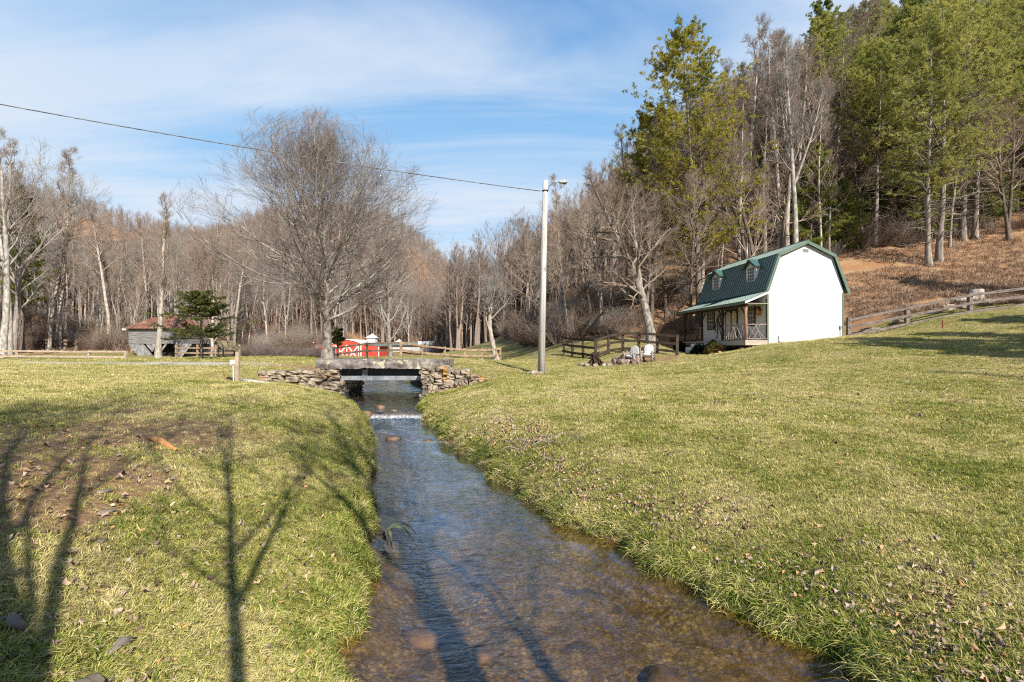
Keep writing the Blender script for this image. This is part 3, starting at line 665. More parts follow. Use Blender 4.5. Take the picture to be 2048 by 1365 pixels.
    pr = MB(); V, n = slab((.02, EAVE-.10), (px-.22, 2.10), -.2, HL+.2, .045)
    add_slab(pr, (-.001, EAVE-.10), (px-.22, 2.10), -.2, HL+.2, .045, True, .23); pr.build('porch_roof', M['roof_green'], house)
    f = MB(); f.box((px-.245, -.22, 1.99), (px-.222, HL+.22, 2.12)); f.build('fascia', M['trim_green'], house)
    for ye in (-.222, HL+.222): f = MB(); f.bar((-.02, ye, EAVE-.16), (px-.22, ye, 2.05), .03, .10); f.build('rake_board', M['white_trim'], house)
    f = MB(); f.box((px-.2, -.17, 2.005), (-.03, HL+.17, 2.02)); f.build('porch_ceiling', M['cream'], house)
    f = MB(); f.box((px-.06, -.05, 1.86), (px+.06, HL+.05, 2.0)); f.build('porch_beam', M['log_dark'], house)
    dk = MB(); dk.box((px-.08, -.03, -.10), (-.002, HL+.05, -.02)); dk.build('porch_deck', M['deck'], house)
    f = MB(); f.box((px-.08, -.055, -.30), (-.01, -.031, -.02)); f.box((px-.105, -.055, -.30), (px-.082, 4.6, -.02)); f.build('deck_skirt', M['deck'], house)
    for i, y in enumerate((.06, 2.5, 5.05, 7.55)):
        m = MB(); zb = -.05 if i < 3 else -1.0
        m.tube([(px, y, zb), (px+.01, y, .7), (px-.015, y+.01, 1.4), (px, y, 1.86)], [.085, .075, .08, .075], 9)
        post = m.build('porch_post', M['log_red'] if i == 0 else M['log_dark'], house, True)
        for s in (-1, 1):
            if 0 < y+s*.55 < HL:
                k = MB(); k.tube([(px, y, 1.30), (px, y+s*.18, 1.52), (px, y+s*.5, 1.88)], [.05, .045, .04], 7); k.build('bracket', M['log_dark'], post, True)
    # twig railings
    def rail(a, b, seed, mat):
        rr = random.Random(seed); a = Vector(a); b = Vector(b); m = MB(); L = (b-a).length
        for z, k in ((.85, .028), (.06, .026)): m.tube([a+(b-a)*t+Vector((0, 0, z+rr.uniform(-.02, .03))) for t in (0, .3, .6, 1)], k, 6)
        n = int(L/.21)
        for i in range(n):
            t = (i+.5)/n; t2 = min(1, max(0, t+rr.choice((-1, 1))*rr.uniform(.3, .6)/L)); t3 = (t+t2)/2+rr.uniform(-.08, .08)
            m.tube([a+(b-a)*t+Vector((0, 0, .06)), a+(b-a)*min(1, max(0, t3))+Vector((rr.uniform(-.02, .02), 0, .45)), a+(b-a)*t2+Vector((0, 0, .85))], [.026, .02, .014], 5)
        m.build('twig_railing', mat, house)
    rail((px, -.02, 0), (-.06, -.02, 0), 3, M['stick']); rail((px, .15, 0), (px, 2.4, 0), 5, M['stick']); rail((px, HL, 0), (-.05, HL, 0), 8, M['stick_dark'])
    # porch steps
    s = MB(); s.box((px-.42, 4.75, -.62), (px-.086, 5.75, -.17)); s.box((px-.78, 4.70, -.95), (px-.423, 5.8, -.40)); s.build('step', M['white_trim'], house)
    # small meter box and conduit on gable
    m = MB(); m.box((4.33, -.09, .62), (4.43, -.003, .80)); m.tube([(4.38, -.05, .62), (4.38, -.05, .2), (4.44, -.08, -.1)], .015, 6); m.build('outlet_box', M['grey_metal'], house)
build_house()
HM = Matrix.Translation((14.2, 27.0, 2.77)) @ Matrix.Rotation(R(5.8), 4, 'Z')
# small birdhouse plaque on the porch wall
bh = empty('birdhouse', HM @ Vector((-.003, .72, 1.62)), R(5.8), 'orange brown wooden birdhouse hung on white wall beside porch window', 'birdhouse')
m = MB(); m.prism([(-.17, -.2), (.17, -.2), (.17, .1), (0, .26), (-.17, .1)], -.10, -.0, 'x'); m.build('box', M['stick_orange'], bh)
m = MB()
for s in (-1, 1): m.bar((-.065, s*.24, .06), (-.065, 0, .30), .15, .03)
m.build('roof', M['log_dark'], bh)
m = MB(); m.tube([(-.104, 0, -.02), (-.112, 0, -.02)], .06, 10); m.build('entrance_hole', M['sky_white'], bh)
tw = MB(); O = HM @ Vector((0, 0, 0)); 
for pts, r in (([(-.05,5.3,.15),(-.06,5.15,.8),(-.05,5.2,1.3),(-.05,4.95,1.75),(-.06,4.5,1.85),(-.05,4.55,1.3),(-.05,4.85,.95)], .028),
               ([(-.05,5.5,.6),(-.05,5.45,1.2),(-.05,5.1,1.7),(-.05,4.7,1.55)], .024), ([(-.05,4.35,.35),(-.06,4.6,.7),(-.05,4.9,1.0),(-.05,5.2,1.45)], .024), ([(-.05,4.6,.05),(-.05,4.75,.45),(-.05,5.0,.9),(-.05,4.8,1.5)], .022)):
    tw.tube([HM @ Vector(p) for p in pts], r, 6)
tag(tw.build('twig_sculpture', M['stick_dark']), 'dark bent twig sculpture leaning on the white porch wall beside the window', 'sculpture')
bb = MB(); 
for p, q, r in (((-1.22,5.02,1.30),(-1.22,5.02,.9),.09),): bb.box((-1.36, 4.92, .95), (-1.29, 5.12, 1.2), HM); bb.box((-1.38, 4.88, 1.2), (-1.27, 5.16, 1.24), HM)
tag(bb.build('lantern', M['log_dark']), 'small dark red box hung on second log porch post', 'lantern')
tr_ = MB()
for k in range(4): tr_.tube([HM @ Vector((-.35, .9+.4*k, .02)), HM @ Vector((-.4, 1.0+.35*k, .4)), HM @ Vector((-.5, .8+.42*k, .8))], .02, 5)
tr_.tube([HM @ Vector((-.55, 1.9+.42*math.cos(a), .42+.4*math.sin(a))) for a in np.linspace(0, 6.28, 16)], .022, 6, False)
tr_.tube([HM @ Vector((-.55, 1.9+.25*math.cos(a), .42+.25*math.sin(a))) for a in np.linspace(0, 6.28, 14)], .018, 6, False)
tag(tr_.build('twig_chair', M['stick']), 'bent twig chair frame standing on the porch behind the railing', 'chair')
def leaf_ball(name, c, r, mat, n, seed, label, cat='shrub', ln=.07, group=None):
    rg = np.random.default_rng(seed); d = unit(rg.normal(0, 1, (n, 3))); d[:,2] = np.abs(d[:,2])*.98-.1
    k = rg.uniform(.55, 1.02, (n, 1))*(1+.16*np.sin(d[:,:1]*5+seed)*np.sin(d[:,1:2]*6))
    V, f = needles(d*k*np.array(r), d, 3, ln, ln*.3, rg, .8)
    o = empty(name, c, 0, label, cat, group)
    obj('foliage', np_mesh('foliage', V, [f]), mat, o)
    st = MB(); 
    for i in range(7):
        a = i*.9; st.tube([(0, 0, -.1), (.3*r[0]*math.cos(a), .3*r[1]*math.sin(a), r[2]*.45), (.6*r[0]*math.cos(a), .6*r[1]*math.sin(a), r[2]*.75)], [.025, .018, .01], 5)
    st.build('stem', M['stick_dark'], o); return o
for (lx, ly, r, mt, n, lab, ln) in ((-1.95, 3.9, (.55, .75, .72), 'boxwood', 3200, 'dark round boxwood bush beside the porch steps, on the near side', .07), (-1.9, 6.7, (.5, .6, .75), 'boxwood', 2600, 'dark green bush at the far end post of the porch', .07),
        (-1.75, 2.35, (.6, .75, .72), 'shrub', 2200, 'yellow green shrub with rusty orange leaves in front of the twig railing', .10), (-1.55, 3.05, (.42, .5, .95), 'spruce', 1500, 'dark green upright shrub behind the yellow green one at porch', .09)):
    p = HM @ Vector((lx, ly, 0)); leaf_ball('shrub', (p.x, p.y, hz(p.x, p.y)-.02), r, M[mt], n, int(n), lab, ln=ln, group='shrubs along the porch')
for (lx, ly, s, lab) in ((-1.3, .3, .12, 'pale stone on the ground under the near porch corner'), (.55, -.35, .09, 'small pale stone at the foot of the white gable wall'), (-1.95, 1.5, .10, 'grey stone edging the bed in front of the porch')):
    p = HM @ Vector((lx, ly, 0)); m = MB(); m.blob((p.x, p.y, hz(p.x, p.y)+.02), (s*1.3, s, s*.7), int(lx*100+500)); tag(m.build('stone', M['stone'], None, True), lab, 'stone')
p = HM @ Vector((.3, -.55, 0)); z = hz(p.x, p.y); m = MB(); m.tube([(p.x, p.y, z-.1), (p.x, p.y, z+.36)], .03, 8); m.tube([(p.x, p.y, z+.36), (p.x, p.y, z+.40)], .04, 8); tag(m.build('pipe_stub', M['grey_metal']), 'short grey standpipe in the lawn before the white gable wall', 'pipe')

# ------------------------------------------------------------------ fences
def fence(name, pts, mat, label, ph=1.15, rails=(1.02, .55), pw=.12, rh=.14, rt=.045, group=None, round_=False, face=(0, -1), jitter=.02, postmat=None):
    """pts: post positions (x,y); each post a part, each rail run a part"""
    r = empty(name, (pts[0][0], pts[0][1], hz(*pts[0])), 0, label, 'fence', group); B = r.location
    g = [Vector((x, y, hz(x, y))) for x, y in pts]; rr = random.Random(len(pts)+int(abs(pts[0][0])*10))
    for p in g:
        m = MB(); q = p-B; t = Vector((rr.uniform(-1, 1)*jitter, rr.uniform(-1, 1)*jitter, 0)); m.bar(q-Vector((0, 0, .3)), q+t+Vector((0, 0, ph+rr.uniform(-.03, .05))), pw, pw, (0, 1, 0)); m.build('post', postmat or mat, r)
    for h in rails:
        for a, b in zip(g[:-1], g[1:]):
            d = (b-a).normalized(); n = Vector((d.y, -d.x, 0))
            if n.x*face[0]+n.y*face[1] < 0: n = -n
            o = n*(pw/2+rt/2+.002); m = MB()
            p = a-B+o+Vector((0, 0, h+rr.uniform(-jitter, jitter))); q = b-B+o+Vector((0, 0, h+rr.uniform(-jitter, jitter)))
            if round_: m.tube([p-d*.1, (p+q)/2+Vector((0, 0, -.02)), q+d*.1], [.055, .065, .05], 7)
            else: m.bar(p-d*.02, q+d*.02, rt, rh)
            m.build('rail', mat, r)
    return r
def line(pts, n):
    P = [Vector(p) for p in pts]; L = [0]
    for a, b in zip(P[:-1], P[1:]): L.append(L[-1]+(b-a).length)
    out = []
    for k in range(n+1):
        s = L[-1]*k/n; i = max(j for j in range(len(L)-1) if L[j] <= s+1e-6); f = (s-L[i])/(L[i+1]-L[i]); p = P[i].lerp(P[i+1], f); out.append((p.x, p.y))
    return out
X = lambda u, Y: (xat(u, Y), Y)
fence('rail_fence', [X(668, 40), X(733, 37.5), X(802, 35), X(844, 37.5), X(890, 40), X(930, 41.5), X(964, 43), X(992, 44.5), X(1001, 44.8)], M['fence_tan'], 'tan two rail fence running behind the stone bridge past the red barn', 1.2, (1.08, .55), .16, .15, face=(0, -1))
fence('rail_fence', [X(352, 50), X(395, 49), X(432, 48), X(479, 47)], M['fence_tan'], 'short tan rail fence between the small spruce and the bench', 1.4, (1.1, .6), .14, .15)
fence('rail_fence', [X(-190, 45), X(-75, 45), X(35, 45.5), X(178, 46), X(252, 46.5)], M['fence_pale'], 'pale low rail fence along the left field before the old barn', .75, (.66, .16), .22, .17)
fence('rail_fence', [X(-130, 60), X(-60, 60), X(2, 60), X(50, 60), X(94, 60), X(131, 60), X(152, 60)], M['fence_dark'], 'dark rail fence at the wood edge beyond the left field', 1.35, (1.1, .65), .26, .16, postmat=M['fence_pale'])
fence('rail_fence', [X(1128, 34), X(1145, 32.5), X(1166, 31.2), X(1191, 29.8), X(1217, 30.6), X(1246, 30.4), X(1278, 30.0), X(1314, 29.4), X(1354, 28.6)], M['fence_dark'], 'dark stained rail fence behind the log chairs and fire pit', 1.25, (1.16, .70, .24), .15, .15)
fence('rail_fence', [X(1697, 29.5), X(1814, 29.2), X(1940, 28.6), X(2075, 28.0), X(2230, 27.4)], M['fence_grey'], 'weathered grey rail fence climbing the bank on the uphill side of the white house', 1.12, (1.02, .56, .06), .20, .15)

# ------------------------------------------------------------------ utility pole, lamp and cable
pb = on(1082, 20, 0); pole = empty('utility_pole', pb, 0, 'tall weathered wooden utility pole with a lamp arm on the lawn', 'utility pole')
pt = at(1091, 362, 20)-pb
m = MB(); m.tube([(0, 0, -.3), (pt*.5).to_tuple(), pt.to_tuple()], [.155, .128, .105], 14); m.build('pole', M['pole_wood'], pole, True)
m = MB(); a = pt*.94; m.tube([a+Vector((.09, -.02, 0)), a+Vector((.16, -.03, .24)), a+Vector((.34, -.05, .40)), a+Vector((.60, -.07, .42))], .026, 8); m.build('lamp_arm', M['grey_metal'], pole, True)
m = MB(); c = a+Vector((.74, -.08, .40)); m.prism([(-.22, .0), (-.2, .07), (.05, .09), (.2, .03), (.2, -.03), (-.05, -.06), (-.2, -.04)], c.y-.09, c.y+.09); lh = m.build('lamp_head', M['grey_metal'], pole)
lh.location = (c.x, 0, c.z); lh.scale = (.8, 1, .8)
m = MB(); m.blob((.06, c.y, -.07), (.10, .08, .05), 5, bump=.02); m.build('lens', M['glass'], lh, True)
m = MB(); k = pt*.947; m.tube([k+Vector((-.13, -.02, .0)), k+Vector((-.05, -.10, .0)), k+Vector((.12, -.10, 0))], .03, 6); m.build('cable_clamp', M['steel_dark'], pole)
a = at(1088, 383, 20)+Vector((-.14, -.02, 0)); b = at(0, 209, 14.5); c = b+(b-a)*.75; m = MB(); pts = []
for k in range(121):
    t = k/120; p = a.lerp(c, t); T = 1/1.75; sag = -.42*4*t*(1-t)+.42*4*T*(1-T)*t/T*1.0; pts.append(p+Vector((0, 0, sag)))
for ph in (0, 2.1, 4.2):
    q = [p+Vector((0, math.cos(ph+k*1.35)*.011, math.sin(ph+k*1.35)*.011)) for k, p in enumerate(pts)]
    m.tube(q, .0085, 5)
tag(m.build('power_cable', M['cable']), 'thin twisted power cable running from the wooden pole across the sky', 'cable')
m = MB(); q = on(1068, 19.6); 
for k, (dx, dy, s) in enumerate(((0, 0, .16), (.22, .1, .12), (-.2, .15, .10))): m.blob((q.x+dx, q.y+dy, hz(q.x+dx, q.y+dy)+.03), (s*1.2, s, s*.7), 40+k)
tag(m.build('stone_cluster', M['stone'], None, True), 'few grey stones lying at the foot of the utility pole', 'stones')

# ------------------------------------------------------------------ stone bridge
bridge = empty('stone_bridge', (0, 0, 0), 0, 'old concrete slab bridge on rough stone abutments over the stream', 'bridge')
def bridge_build():
    rg = np.random.default_rng(4)
    # slab with worn edge
    nx = 60; x0, x1 = xat(631, 19.2), xat(887, 19.2); xs = np.linspace(x0, x1, nx); V = []
    tz = 1.86+.035*np.sin(xs*3.1)+rg.normal(0, .014, nx); bz = 1.50+.02*np.sin(xs*2.2+1)+rg.normal(0, .012, nx); fy = 19.15+rg.normal(0, .012, nx)
    for i in range(nx):
        V += [(xs[i], fy[i], bz[i]), (xs[i], fy[i]-.02, (bz[i]+tz[i])/2), (xs[i], fy[i]+.01, tz[i]), (xs[i], 19.6, tz[i]-.03), (xs[i], 22.6, 1.82), (xs[i], 22.6, 1.5)]
    m = MB(); Fs = []
    for i in range(nx-1):
        for k in range(6): k2 = (k+1) % 6; Fs.append((i*6+k2, i*6+k, (i+1)*6+k, (i+1)*6+k2))
    Fs += [tuple(range(6)), tuple(reversed(range((nx-1)*6, nx*6)))]
    m.add(V, Fs); m.build('slab', M['concrete_old'], bridge)
    m = MB(); xa, xb = -7.0, -3.5
    m.box((xa, 19.62, 1.20), (xb, 19.66, 1.49)); m.box((xa, 19.50, 1.44), (xb, 19.615, 1.49)); m.build('girder', M['steel_dark'], bridge)
    m = MB(); m.box((xa, 19.44, 1.02), (xb, 19.68, 1.19)); m.box((-6.02, 19.52, 1.2), (-5.82, 19.60, 1.44)); m.build('girder_flange', M['steel_grey'], bridge)
    m = MB(); m.box((xa, 22.1, 1.02), (xb, 22.2, 1.49)); m.build('girder', M['steel_dark'], bridge)
    def stones(name, xa, xb, ztop, zbot, yf, mat, seed, n_row=.165, depth=.30):
        """dry stone face between xa and xb; ztop, zbot, yf functions of x"""
        rr = random.Random(seed); m = MB(); z = min(zbot(xa), zbot(xb)); top = max(ztop(xa), ztop(xb)); s = seed*100
        while z < top:
            h = n_row*rr.uniform(.55, 1.5); x = xa-rr.uniform(0, .25)
            while x < xb:
                w = rr.uniform(.14, .62)*(.6+h/n_row*.4); c = x+w/2
                if xa-.1 <= c <= xb+.1 and zbot(c)-.2 < z < ztop(c)-h*.35:
                    m.blob((c, yf(c)+rr.uniform(-.05, .05)+depth*.5, z+h/2), (w*.52, depth*rr.uniform(.8, 1.1), h*.54), s, 1, .26, flat=True); s += 1
                x += w
            z += h*.93
        m.build(name, mat, bridge)
    wl = lambda c: .30
    stones('abutment', -7.85, -6.92, lambda x: 1.50, wl, lambda x: 19.15, M['stone'], 11)
    stones('abutment', -3.52, -2.55, lambda x: 1.50, wl, lambda x: 19.15, M['stone'], 12)
    # inner faces along the channel
    for xx, sd, sg in ((-7.05, 13, 1), (-3.42, 14, -1)):
        m = MB(); rr = random.Random(sd); z = .2
        while z < 1.45:
            y = 19.2
            while y < 22.4: 
                w = rr.uniform(.3, .7); m.blob((xx-sg*.12+rr.uniform(-.04, .04), y+w/2, z+.1), (.28, w*.52, .12), int(sd*1000+z*100+y*10), 1, .18, flat=True); y += w
            z += .19
        m.build('abutment_side', M['stone'], bridge)
    stones('wing_wall', -9.4, -7.6, lambda x: 1.30+(x+9.9)/2.3*.20, lambda x: .45, lambda x: 18.2+(x+9.9)/2.3*.9, M['stone'], 15)
    stones('wing_wall', -2.7, -.95, lambda x: 1.52-(x+2.7)/1.75*.34, lambda x: .4, lambda x: 19.1-(x+2.7)/1.75*.4, M['stone_orange'], 16)
bridge_build()
for u, Y, s, lab in ((1000, 19.2, .17, 'mossy stone fallen at the end of the bridge wing wall'),):
    pass
# ------------------------------------------------------------------ sign post with white box, loose rails, bench
sp = empty('marker_post', on(475, 15.6), 0, 'short weathered post carrying a small white box near the bridge', 'post')
m = MB(); m.bar((0, 0, -.3), (.01, 0, 1.0), .105, .10, (0, 1, 0)); m.build('post', M['fence_pale'], sp)
m = MB(); m.box((-.17, -.13, .60), (-.055, .0, .74)); m.build('box', M['sky_white'], sp)
m = MB(); m.tube([(-.10, -.06, .60), (-.09, -.06, 0)], .022, 6); m.build('conduit', M['sky_white'], sp)
for k, (u0, v0, u1, v1, Y0, Y1, lab) in enumerate(((456, 742, 476, 748, 16.6, 16.2, 'dark end of a loose fence rail behind the marker post'), (482, 747, 548, 757, 16.3, 15.9, 'pale fallen fence rail lying on grass, upper of two'), (480, 754, 530, 758, 15.9, 15.6, 'pale fallen fence rail lying on grass, lower of two'))):
    p, q = on(u0, Y0, .10), on(u1, Y1, .08); m = MB(); m.tube([p, (p+q)/2+Vector((0, 0, .01)), q], [.05, .055, .045], 7); tag(m.build('fence_rail', M['fence_dark'] if k == 0 else M['pole_wood'], None, True), lab, 'fence rail', 'fallen rails by the marker post')
bn = empty('garden_bench', on(458, 29), R(58), 'weathered mossy wooden bench standing alone on the left field', 'bench')
wm = nmat('mossy_bench_wood', (.16, .14, .08), (.30, .27, .18), 4, .9, .3)
m = MB()
for k in range(4): m.box((-.5, -.28+k*.14, .40), (.5, -.28+k*.14+.12, .44))
m.build('seat', wm, bn)
m = MB()
for k in range(7): m.box((-.48+k*.14, .30+.0, .46), (-.48+k*.14+.12, .34, .95), Matrix.Shear('XZ', 4, (0, .0)))
m.box((-.52, .28, .92), (.52, .36, 1.0)); m.build('backrest', wm, bn)
for x in (-.46, .46):
    for y in (-.25, .28): m = MB(); m.bar((x, y, -.05), (x, y, .62 if y < 0 else .95), .07, .07, (0, 1, 0)); m.build('leg', wm, bn)
    m = MB(); m.box((x-.05, -.30, .62), (x+.05, .30, .66)); m.build('armrest', wm, bn)

# ------------------------------------------------------------------ log chairs, fire pit
M['cushion'] = nmat('mottled_white_cushion', (.62, .62, .61), (.36, .37, .36), 2.6, .85, lo=.5, hi=.62)
M['chair_wood'] = nmat('grey_brown_log', (.14, .115, .095), (.32, .28, .24), 4, .9, .4)
M['boulder'] = nmat('brown_boulder', (.07, .05, .04), (.30, .23, .18), 3.2, .9, .8, bumpscale=9)
def log_chair(loc, rz, label):
    r = empty('log_chair', loc, rz, label, 'chair', 'log chairs by the fire pit')
    for x in (-.34, .34):
        for y, h in ((-.35, .62), (.32, 1.0)): m = MB(); m.tube([(x, y, -.05), (x, y+(.1 if y > 0 else 0), h)], .05, 8); m.build('leg', M['chair_wood'], r, True)
        m = MB(); m.tube([(x, -.45, .63), (x, .38, .60)], .05, 8); m.build('armrest', M['chair_wood'], r, True)
        m = MB(); m.tube([(x, -.35, .36), (x, .75, .02)], .04, 7); m.build('brace', M['chair_wood'], r, True)
    m = MB(); m.tube([(-.38, -.35, .36), (.38, -.35, .36)], .045, 8); m.tube([(-.38, .3, .30), (.38, .3, .30)], .045, 8)
    for k in range(5): m.box((-.33, -.34+k*.13, .37), (.33, -.34+k*.13+.11, .40))
    m.build('seat', M['chair_wood'], r)
    m = MB(); pr = [(-.27, .42), (.27, .42), (.29, .85), (.22, 1.05), (0, 1.13), (-.22, 1.05), (-.29, .85)]
    m.prism(pr, .26, .34); m.build('backrest', M['cushion'], r)
    m = MB(); m.blob((0, -.22, .47), (.27, .22, .08), 3, bump=.06, flat=True); m.build('cushion', M['cushion'], r, True); r.scale = (.84, .84, .84)
    return r
log_chair(on(1264, 26.0), R(-48), 'log armchair with white cushion by the fire pit, next to the rock pile')
log_chair(on(1296, 26.2), R(-28), 'log armchair with white cushion standing in front of the fence, closest to the house')
m = MB(); rr = random.Random(2); q = on(1191, 25.6)
for k in range(26):
    a = rr.uniform(0, 6.28); r_ = rr.uniform(.2, .6); m.tube([q+Vector((r_*math.cos(a), r_*math.sin(a), .02)), q+Vector((rr.uniform(-.25, .25), rr.uniform(-.25, .25), rr.uniform(.3, .75)))], [.05, .03], 6)
tag(m.build('firewood_pile', M['log_dark']), 'dark pile of sticks and branches stacked as a fire pit on the lawn', 'firewood pile')
m = MB()
for k in range(11): a = k*.57; m.blob(q+Vector((.78*math.cos(a), .6*math.sin(a), .05)), (.16, .13, .11), 70+k)
tag(m.build('fire_ring', M['stone'], None, True), 'ring of small stones around the stick pile on lawn', 'fire ring')
for k, (u, Y, s, h, lab) in enumerate(((1235, 26.6, .30, .32, 'squat brown boulder behind the stump stools by the fire pit'), (1250, 26.2, .26, .55, 'upright pale brown stump topped with stones by the log chairs'), (1246, 25.7, .33, .25, 'flat brown stone slab in front of the upright stump'), (1272, 25.5, .22, .26, 'dark grey round stone between the two log chairs'))):
    p = on(u, Y); m = MB(); m.blob((p.x, p.y, p.z+h*.5), (s*.85, s*.7, h*.75), 90+k, 2, .45); tag(m.build('boulder', M['boulder']), lab, 'boulder', 'rocks around the fire pit')
# stump and stones above the right fence
p = on(1953, 30.5); m = MB(); m.tube([p+Vector((0, 0, -.2)), p+Vector((.03, 0, .75))], [.42, .33], 10); m.tube([p+Vector((-.3, -.2, .1)), p+Vector((-1.6, -.3, .05))], [.22, .1], 8)
tag(m.build('tree_stump', M['bark'], None, True), 'grey cut tree stump on the brown bank above the right fence', 'stump')
for k, (u, Y, s, lab) in enumerate(((1720, 30.6, .4, 'flat pale stone behind the fence, beside the white house wall'), (1745, 30.4, .5, 'long low stone behind the fence near the house'), (1800, 30.2, .45, 'brown stone lying behind the first fence span past the house'), (1870, 30.0, .42, 'grey boulder half way along the right fence'), (1898, 30, .45, 'pale upright boulder beside the middle fence post'), (1925, 29.8, .4, 'brown boulder under the stump behind the fence'), (1975, 29.6, .55, 'large tan boulder behind the fence below the stump'), (2010, 29.4, .5, 'rough grey boulder behind the last fence span'))):
    p = on(u, Y); m = MB(); m.blob((p.x, p.y, p.z+s*.1), (s, s*.6, s*.4), 120+k, 2, .4); tag(m.build('boulder', M['stone']), lab, 'boulder', 'stones along the right fence')
p = on(1886, 26.5); m = MB(); m.tube([p+Vector((0, 0, -.1)), p+Vector((0, 0, .38))], .05, 8); m.tube([p+Vector((.02, 0, .38)), p+Vector((.03, 0, 1.15))], .008, 5); tag(m.build('marker_stake', nmat('red_stake', (.35, .06, .05), None, 2, .6)), 'short red utility marker with thin whip on the lawn below the fence', 'marker')

# ------------------------------------------------------------------ red barn, farm building, old log barn
def red_barn():
    Y = 80.0; x = lambda u: xat(u, Y); z0 = hz(x(690), Y)-.2; H_ = lambda v: CH+(VH-v)/F*Y
    r = empty('red_barn', (x(694), Y, z0), 0, 'red metal barn with white X braced doors and lower side bays', 'barn'); ox, oz = x(694), z0
    L = lambda u, v: (x(u)-ox, H_(v)-oz)
    m = MB(); c = [L(667, 722), L(722, 722), L(722, 688), L(710, 683.5), L(694.5, 681), L(679, 683.5), L(667, 688)]; m.prism(c, 0, 9); m.build('wall', M['barn_red'], r)
    m = MB(); m.prism([L(633, 722), L(666.8, 722), L(666.8, 690), L(635, 692.5), L(633, 694)], .05, 9); m.build('side_bay', M['barn_red'], r)
    m = MB(); m.prism([L(722.2, 722), L(758, 722), L(758, 693), L(722.2, 690)], .05, 9); m.build('side_bay', M['barn_red'], r)
    m = MB(); q = [L(665, 689), L(679, 683), L(694.5, 680), L(710, 683), L(724, 689)]
    for a, b in zip(q[:-1], q[1:]): m.prism([a, b, (b[0], b[1]+.14), (a[0], a[1]+.14)], -.12, 9.1)
    m.build('roof', M['white_trim'], r)
    m = MB(); q = [L(631, 694.5), L(635, 692), L(666.5, 689.6)]
    for a, b in zip(q[:-1], q[1:]): m.prism([a, b, (b[0], b[1]+.12), (a[0], a[1]+.12)], -.05, 9.1)
    a, b = L(722.5, 689.6), L(762, 693); m.prism([a, b, (b[0], b[1]+.12), (a[0], a[1]+.12)], -.05, 9.1); m.build('side_roof', M['teal_roof'], r)
    d = MB(); d.prism([L(670, 722), L(718, 722), L(718, 690.5), L(670, 690.5)], -.03, -.002); door = d.build('door', M['barn_red'], r)
    t = MB()
    for ua, ub in ((670.5, 693.2), (694.6, 717.5)):
        for p, q in (((ua, 720), (ub, 691)), ((ua, 691), (ub, 720))):
            a, b = L(*p), L(*q); t.bar((a[0], -.05, a[1]), (b[0], -.05, b[1]), .035, .2, (0, 0, 1))
    for u in (670.5, 694, 717.5): a, b = L(u, 722), L(u, 690); t.bar((a[0], -.06, a[1]), (b[0], -.06, b[1]), .12, .02, (0, 1, 0))
    t.build('door_brace', M['white_trim'], door)
    for u in (633.6, 667, 722, 757.5):
        c = MB(); a, b = L(u, 722), L(u, 690.5 if 660 < u < 730 else 694); c.bar((a[0], -.02, a[1]), (b[0], -.02, b[1]), .16, .04, (0, 1, 0)); c.build('corner_trim', M['white_trim'], r)
red_barn()
def farm_building():
    Y = 105.0; x = lambda u: xat(u, Y); Hh = lambda v: CH+(VH-v)/F*Y; z0 = 1.5
    r = empty('farm_building', (x(770), Y, z0), 0, 'long low grey green roofed farm building with white cupolas behind the red barn', 'building'); ox = x(770)
    L = lambda u, v: (x(u)-ox, Hh(v)-z0)
    m = MB(); a, b = L(705, 712), L(862, 691); m.box((a[0], 0, 0), (b[0], 8, b[1])); m.build('wall', nmat('grey_farm_wall', (.35, .34, .33), (.45, .44, .43), 1, .8), r)
    m = MB(); e, t = L(702, 691), L(866, 684); V = [(e[0], -.5, e[1]), (t[0], -.5, e[1]), (t[0], 4, t[1]), (e[0], 4, t[1]), (e[0], 8.5, e[1]), (t[0], 8.5, e[1])]; m.add(V, [(0,1,2,3),(3,2,5,4),(0,3,4),(1,5,2)]); m.build('roof', M['teal_roof'], r)
    for u, v in ((734, 668), (790, 680)):
        w = .9; a = L(u, v); m = MB(); m.box((a[0]-w, 3.0, L(0, 690)[1]), (a[0]+w, 5.0, a[1]-.8)); cu = m.build('cupola', M['white_trim'], r)
        m = MB(); m.add([(a[0]-w*1.25, 2.7, a[1]-.8), (a[0]+w*1.25, 2.7, a[1]-.8), (a[0]+w*1.25, 5.3, a[1]-.8), (a[0]-w*1.25, 5.3, a[1]-.8), (a[0], 4, a[1]+.2)], [(0,1,4),(1,2,4),(2,3,4),(3,0,4),(3,2,1,0)]); m.build('roof', M['white_trim'], cu)
    m = MB(); a = L(850, 683); m.box((a[0]-1.6, .5, L(0, 692)[1]), (a[0]+1.6, 3, a[1])); m.build('porch', M['white_trim'], r)
farm_building()
